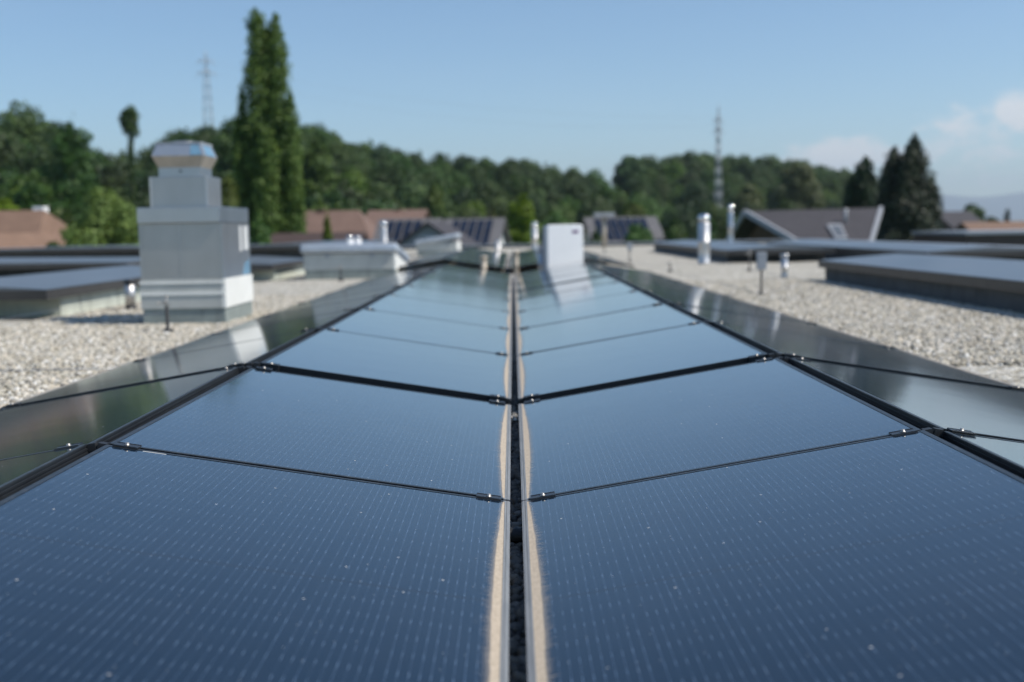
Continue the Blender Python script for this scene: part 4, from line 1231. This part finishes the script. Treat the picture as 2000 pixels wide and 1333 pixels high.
LP = [conductor_post(328, 650, 578, 'black post with shiny clamps in front of the metal chimney'), conductor_post(666, 549, 517, 'black conductor post in front of the long white hatch')]
RP = [conductor_post(1487, 578, 493, 'black post with grey box on the right gravel', True), conductor_post(1464, 521, 487, 'thin conductor post by the raised roof, right of the tall flue', D=20.5),
      conductor_post(1309, 531, 512, 'short conductor post on the right gravel, left of the tall flue'), conductor_post(1230, 512, 474, 'farther conductor post on the right gravel strip', True), conductor_post(1181, 494, 474, 'farthest conductor post beside the white cabinet')]

def ground_wire(pts, label, r=.0035):
    q = []
    for a, b in zip(pts[:-1], pts[1:]):
        a, b = Vector(a), Vector(b); k = max(2, int((b - a).length / .5))
        for i in range(k): 
            p = a.lerp(b, i / k); p.z += -.012 * math.sin(math.pi * i / k) ; q.append(p)
    q.append(Vector(pts[-1]))
    tag(MB().tube(q, r, 6).build('lightning_wire', GALV), label, 'wire', 'lightning wires on the gravel')
ground_wire([(-8, 7.0, .035), (-2.36, 6.85, .03)], 'thin bluish wire lying across the near left gravel')
ground_wire([(-4.72, 8, .10), (-4.72, 16.5, .10)], 'thin wire running along the pale block wall on the left')
ground_wire([(-3.0, LP[0].y, .18), (-3.9, LP[0].y + 1.0, .04), (-4.7, 12.0, .04)], 'thin wire between the chimney post and the left raised roof')
ground_wire([(4.36, 6, .03), (4.36, 16.5, .03)], 'thin wire along the foot of the nearest right raised roof')
ground_wire([(RP[0].x, RP[0].y, .03), (4.2, 16.0, .03), (4.4, 25, .03)], 'thin wire crossing the right gravel past the short vent')
ground_wire([(RP[0].x, RP[0].y, .03), (2.85, 21, .03), (2.8, 36, .03)], 'thin wire running straight down the right gravel strip')


# ------------------------------------------------------------------ houses
def prism_roof(mb, a, b, ez, rz, over, th, hip=0.0, mi=0):
    """ridge along local x; half length a, half depth b"""
    A, B = a + over, b + over
    dz = (rz - ez) / b * over
    e = ez - dz
    v = [(-A, -B, e), (A, -B, e), (A, B, e), (-A, B, e), (-A + hip, 0, rz), (A - hip, 0, rz)]
    vt = [(x, y, z + th) for x, y, z in v]
    mb.add(v + vt, [(6, 7, 11, 10), (8, 9, 10, 11), (9, 6, 10), (7, 8, 11), (0, 4, 5, 1), (2, 5, 4, 3), (3, 4, 0), (1, 5, 2),
                    (0, 1, 7, 6), (1, 2, 8, 7), (2, 3, 9, 8), (3, 0, 6, 9)] if hip > 0 else
           [(6, 7, 11, 10), (8, 9, 10, 11), (0, 4, 5, 1), (2, 5, 4, 3), (0, 1, 7, 6), (2, 3, 9, 8), (0, 6, 10, 4), (4, 10, 9, 3), (1, 5, 11, 7), (5, 2, 8, 11)], mi)

def house(cx, cy, rot, ln, dp, ez, rz, wallm, roofm, label, hip=0.0, over=.45, chimneys=(), pv=False, windows=True, gablem=None):
    root = empty('house', (cx, cy, GZ), (0, 0, rot), label=label, cat='house')
    a, b = ln / 2, dp / 2; ez -= GZ; rz -= GZ
    wmb = MB(); wmb.box(-a, a, -b, b, 0, ez)
    if hip == 0:
        for s in (-1, 1):
            wmb.add([(s * a, -b, ez + .002), (s * a, b, ez + .002), (s * a, 0, rz - .02), (s * (a - .2), -b, ez + .002), (s * (a - .2), b, ez + .002), (s * (a - .2), 0, rz - .02)], [(0, 1, 2), (3, 5, 4), (0, 3, 4, 1), (1, 4, 5, 2), (2, 5, 3, 0)])
    wmb.build('wall', wallm, root)
    rmb = MB(); prism_roof(rmb, a, b, ez + .02, rz, over, .16, hip); ro = rmb.build('roof', roofm, root)
    for (x, y, zt, m_) in chimneys:
        MB().box(x - .3, x + .3, y - .3, y + .3, rz - 1.4, zt - GZ).build('chimney', m_, ro)
    if pv:
        sl = Vector((0, b, rz - ez)); nrm = Vector((0, -(rz - ez), b)).normalized()
        k = int((ln - .5) / 0.62)
        for i in range(k):
            x = -a + .35 + i * 0.62
            for (t0, t1) in ((.08, .48), (.51, .91)):
                q = [Vector((xx, -b + b * t, ez + (rz - ez) * t)) + nrm * d for d in (.20, .26) for t in (t0, t1) for xx in (x, x + 0.44)]
                MB().add(q, [(0, 1, 3, 2), (4, 6, 7, 5), (0, 4, 5, 1), (1, 5, 7, 3), (3, 7, 6, 2), (2, 6, 4, 0)]).build('roof_module', SLATE_PV, ro)
    if windows:
        for s in (-1, 1):
            for x in np.arange(-a + 1.6, a - 1, 2.6):
                for z in (ez - 2.0, ez - 4.8):
                    f = MB().box(x - .55, x + .55, s * b - .03, s * b + .03, z, z + 1.3).build('window', WALL_WHITE, root)
                    MB().box(x - .45, x + .45, s * b - .045, s * b + .045, z + .1, z + 1.2).build('pane', GLASSW, f)
        if hip == 0:
            for s in (-1, 1):
                f = MB().box(s * a - .03, s * a + .03, -.6, .6, ez - .6, ez + .6).build('window', WALL_WHITE, root)
                MB().box(s * a - .045, s * a + .045, -.5, .5, ez - .5, ez + .5).build('pane', GLASSW, f)
    return root, ro

# terracotta house, left
D = 62; rz = at(60, 417, D).z; cx = at(-70, 450, D).x
h, ro = house(cx, D, R(-3), at(118, 450, D).x - at(-260, 450, D).x, 6.4, rz - 1.7, rz, WALL_BROWN, TILE_RED, 'terracotta-roofed house at the left edge behind the raised roofs', hip=1.2,
      chimneys=[(at(78, 417, D).x - cx, 0.3, at(78, 404, D).z, PAINTW)])
# its wing with steep roof, dormer opening and skylight
D = 52; zr = at(20, 462, D).z; cx = at(-5, 500, D).x
wing, wro = house(cx, D + 2.5, R(90 - 6), 9.0, 5.2, zr - 2.7, zr, WALL_CREAM, TILE_RED, 'front wing of terracotta roof with small roof window at far left', over=.4)
MB().add([(-1.4, 1.0, zr - GZ - .9), (-.4, 1.0, zr - GZ - .9), (-.4, 1.7, zr - GZ - 1.63), (-1.4, 1.7, zr - GZ - 1.63)], [(0, 1, 2, 3)]).build('roof_window', GLASSW, wro)
# brown hipped roof
D = 88; rz = at(640, 416, D).z; xa, xb = at(560, 440, D).x, at(742, 440, D).x
house((xa + xb) / 2, D, R(-4), xb - xa, 8.0, rz - 2.6, rz, WALL_CREAM, TILE_BROWN, 'brown hipped-roof house right of the poplar', hip=2.0, chimneys=[((at(628, 416, D).x - (xa + xb) / 2), 0, at(632, 409, D).z, TILE_RED)])
D = 98; rz = at(780, 414, D).z; xa, xb = at(730, 440, D).x, at(826, 440, D).x
house((xa + xb) / 2, D, R(-6), xb - xa, 7.0, rz - 1.6, rz, WALL_BRICK, TILE_BROWN, 'smaller brown-roofed house between hipped roof and solar-clad roof', chimneys=[(0, 0, at(778, 409, D).z, TILE_RED)])
D = 78; rz = at(800, 432, D).z; xa, xb = at(752, 450, D).x, at(852, 450, D).x
house((xa + xb) / 2, D, R(-5), xb - xa, 7.0, rz - 2.2, rz, WALL_BRICK, TILE_SLATE, 'house with solar-clad roof behind the bright-capped flue', pv=True)
D = 84; rz = at(935, 431, D).z; xa, xb = at(880, 450, D).x, at(976, 450, D).x
house((xa + xb) / 2, D, R(-7), xb - xa, 7.6, rz - 2.1, rz, WALL_WHITE, TILE_SLATE, 'solar-clad roof with white gable end above the far array', pv=True)
D = 80; rz = at(860, 436, D).z; xa = at(862, 450, D).x
house(xa, D - 4, R(84), 7.0, 4.0, rz - 1.5, rz - .1, PAINTG, TILE_DARK, 'grey-blue gabled house squeezed between the two solar-clad roofs')
D = 92; rz = at(1220, 428, D).z; xa, xb = at(1150, 450, D).x, at(1272, 450, D).x
house((xa + xb) / 2, D, R(6), xb - xa, 7.4, rz - 2.0, rz, WALL_CREAM, TILE_SLATE, 'solar-clad roof with cream gable end right of the white cabinet', pv=True)
# low brown roof in front of hipped house
D = 70; rz = at(600, 460, D).z; xa, xb = at(545, 460, D).x, at(700, 460, D).x
house((xa + xb) / 2, D, 0, xb - xa, 6.0, rz - 1.0, rz, WALL_BRICK, TILE_UMBER, 'low dark brown roof at the foot of the poplar')
# far right houses
D = 120; rz = at(1862, 416, D).z; xa, xb = at(1828, 440, D).x, at(1888, 440, D).x
house((xa + xb) / 2, D, R(10), xb - xa, 7.0, rz - 1.6, rz, WALL_BRICK, TILE_DARK, 'small grey-roofed brick house right of the big conifer')
D = 95; rz = at(1950, 437, D).z; xa, xb = at(1885, 440, D).x, at(2060, 440, D).x
house((xa + xb) / 2, D, R(4), xb - xa, 7.0, rz - 1.6, rz, WALL_BRICK, TILE_RED, 'long low red-brown roof at the right edge')
D = 60; zt = at(1950, 452, D).z; xa = at(1888, 480, D).x
root = empty('flat_brown_house', (xa + 5, D, GZ), label='dark brown flat-roofed building at the right edge', cat='building')
MB().box(-5, 6, 0, 8, 0, zt - GZ - .16).build('wall', WALL_BROWN, root); MB().box(-5.12, 6.1, -.12, 8.1, zt - GZ - .158, zt - GZ).build('roof_edge', PAINTG, root)
for x in (-3, .2, 3.4): MB().box(x, x + 1.4, -.04, .02, zt - GZ - 2.4, zt - GZ - 1.0).build('window', GLASSW, root)

# big dark tiled house on the right
def dark_house():
    A = at(1458, 413, 66); B = at(1719, 406, 66); C = at(1697, 478, 61.5); Dd = at(1573, 480, 61.5); E = at(1423, 469, 70)
    F = Vector((C.x, 70.5, C.z))
    o = A.copy(); o.z = GZ
    root = empty('house', o, label='large dark grey tiled house with pale verges on the right', cat='house')
    L = lambda p: p - o
    th = Vector((0, 0, -.22))
    def slab_(pts, name, m_, par=root, th=th):
        n = len(pts); v = [L(p) for p in pts] + [L(p) + th for p in pts]
        f = [tuple(range(n)), tuple(reversed(range(n, 2 * n)))] + [(i, n + i, n + (i + 1) % n, (i + 1) % n) for i in range(n)]
        return MB().add(v, f).build(name, m_, par)
    roof = slab_([A, Dd, C, B], 'roof', TILE_DARK)
    slab_([A + Vector((0, .01, 0)), B + Vector((0, .01, 0)), F, E], 'roof', TILE_DARK)
    # barge boards
    def board(p, q, name='barge_board', w=.09, hgt=.22):
        d = (q - p); ln = d.length; mb = MB()
        x = d.normalized(); y = Vector((0, 0, 1)).cross(x).normalized(); z = x.cross(y)
        M = Matrix((x, y, z)).transposed().to_4x4(); M.translation = L(p)
        mb.box(0, ln, -w, w, -hgt, .09, M=M); return mb.build(name, BARGE, root)
    board(A + Vector((-.05, 0, 0)), Dd + Vector((-.05, -.05, 0))); board(A + Vector((-.06, .1, 0)), E + Vector((-.06, 0, 0))); board(B + Vector((.06, 0, 0)), C + Vector((.06, -.05, 0)))
    # walls
    s = Vector((.9, 0, -.25))
    zb = Vector((0, 0, GZ))
    def down(p): q = p.copy(); q.z = GZ; return q
    gA, gD, gE = A + s + Vector((0, 0, -.15)), Dd + s * .9 + Vector((0, .5, 0)), E + s + Vector((0, -.4, 0))
    gC = C + Vector((-.8, .5, -.25)); gF = F + Vector((-.8, -.4, -.25))
    v = [gA, gD, gE, down(gD), down(gE), gC, gF, down(gC), down(gF), B + Vector((-.8, 0, -.4))]
    f = [(0, 2, 4, 3, 1), (1, 3, 7, 5), (5, 7, 8, 6, 9), (2, 6, 8, 4)]
    MB().add([L(p) for p in v], f).build('wall', WALL_BROWN, root)
    # window in the gable, roof window, vent pipe
    n1 = (gD - gA).cross(gE - gA).normalized()
    if n1.y > 0: n1 = -n1
    def gable_pt(a, b, off): return L(gA + (gD - gA) * a + (gE - gA) * b) + n1 * off
    w = MB().add([gable_pt(.34, .42, .03), gable_pt(.50, .34, .03), gable_pt(.56, .52, .03), gable_pt(.40, .60, .03)], [(0, 1, 2, 3)]).build('window', PAINTG, root)
    def roof_pt(u, t, off):
        p = (A.lerp(B, u)).lerp(Dd.lerp(C, u), t); nn = (B - A).cross(Dd - A).normalized(); nn = nn if nn.z > 0 else -nn
        return L(p) + nn * off
    rw = [roof_pt(u, t, d) for d in (.03, .14) for (u, t) in ((.52, .50), (.52, .88), (.68, .88), (.66, .50))]
    fr = MB().add(rw, [(0, 1, 2, 3), (4, 7, 6, 5), (0, 4, 5, 1), (1, 5, 6, 2), (2, 6, 7, 3), (3, 7, 4, 0)]).build('roof_window', BARGE, roof)
    MB().add([roof_pt(u, t, .15) for (u, t) in ((.54, .54), (.54, .84), (.66, .84), (.645, .54))], [(0, 1, 2, 3)]).build('pane', simple('roof_window_pane', (.12, .13, .14), .2), roof)
    p0 = roof_pt(.72, .40, -.1); MB().tube([p0, p0 + Vector((0, 0, .9))], .09, 12).build('vent_pipe', BARGE, roof)
    # small lower roof at left
    q = at(1395, 470, 64)
dark_house()
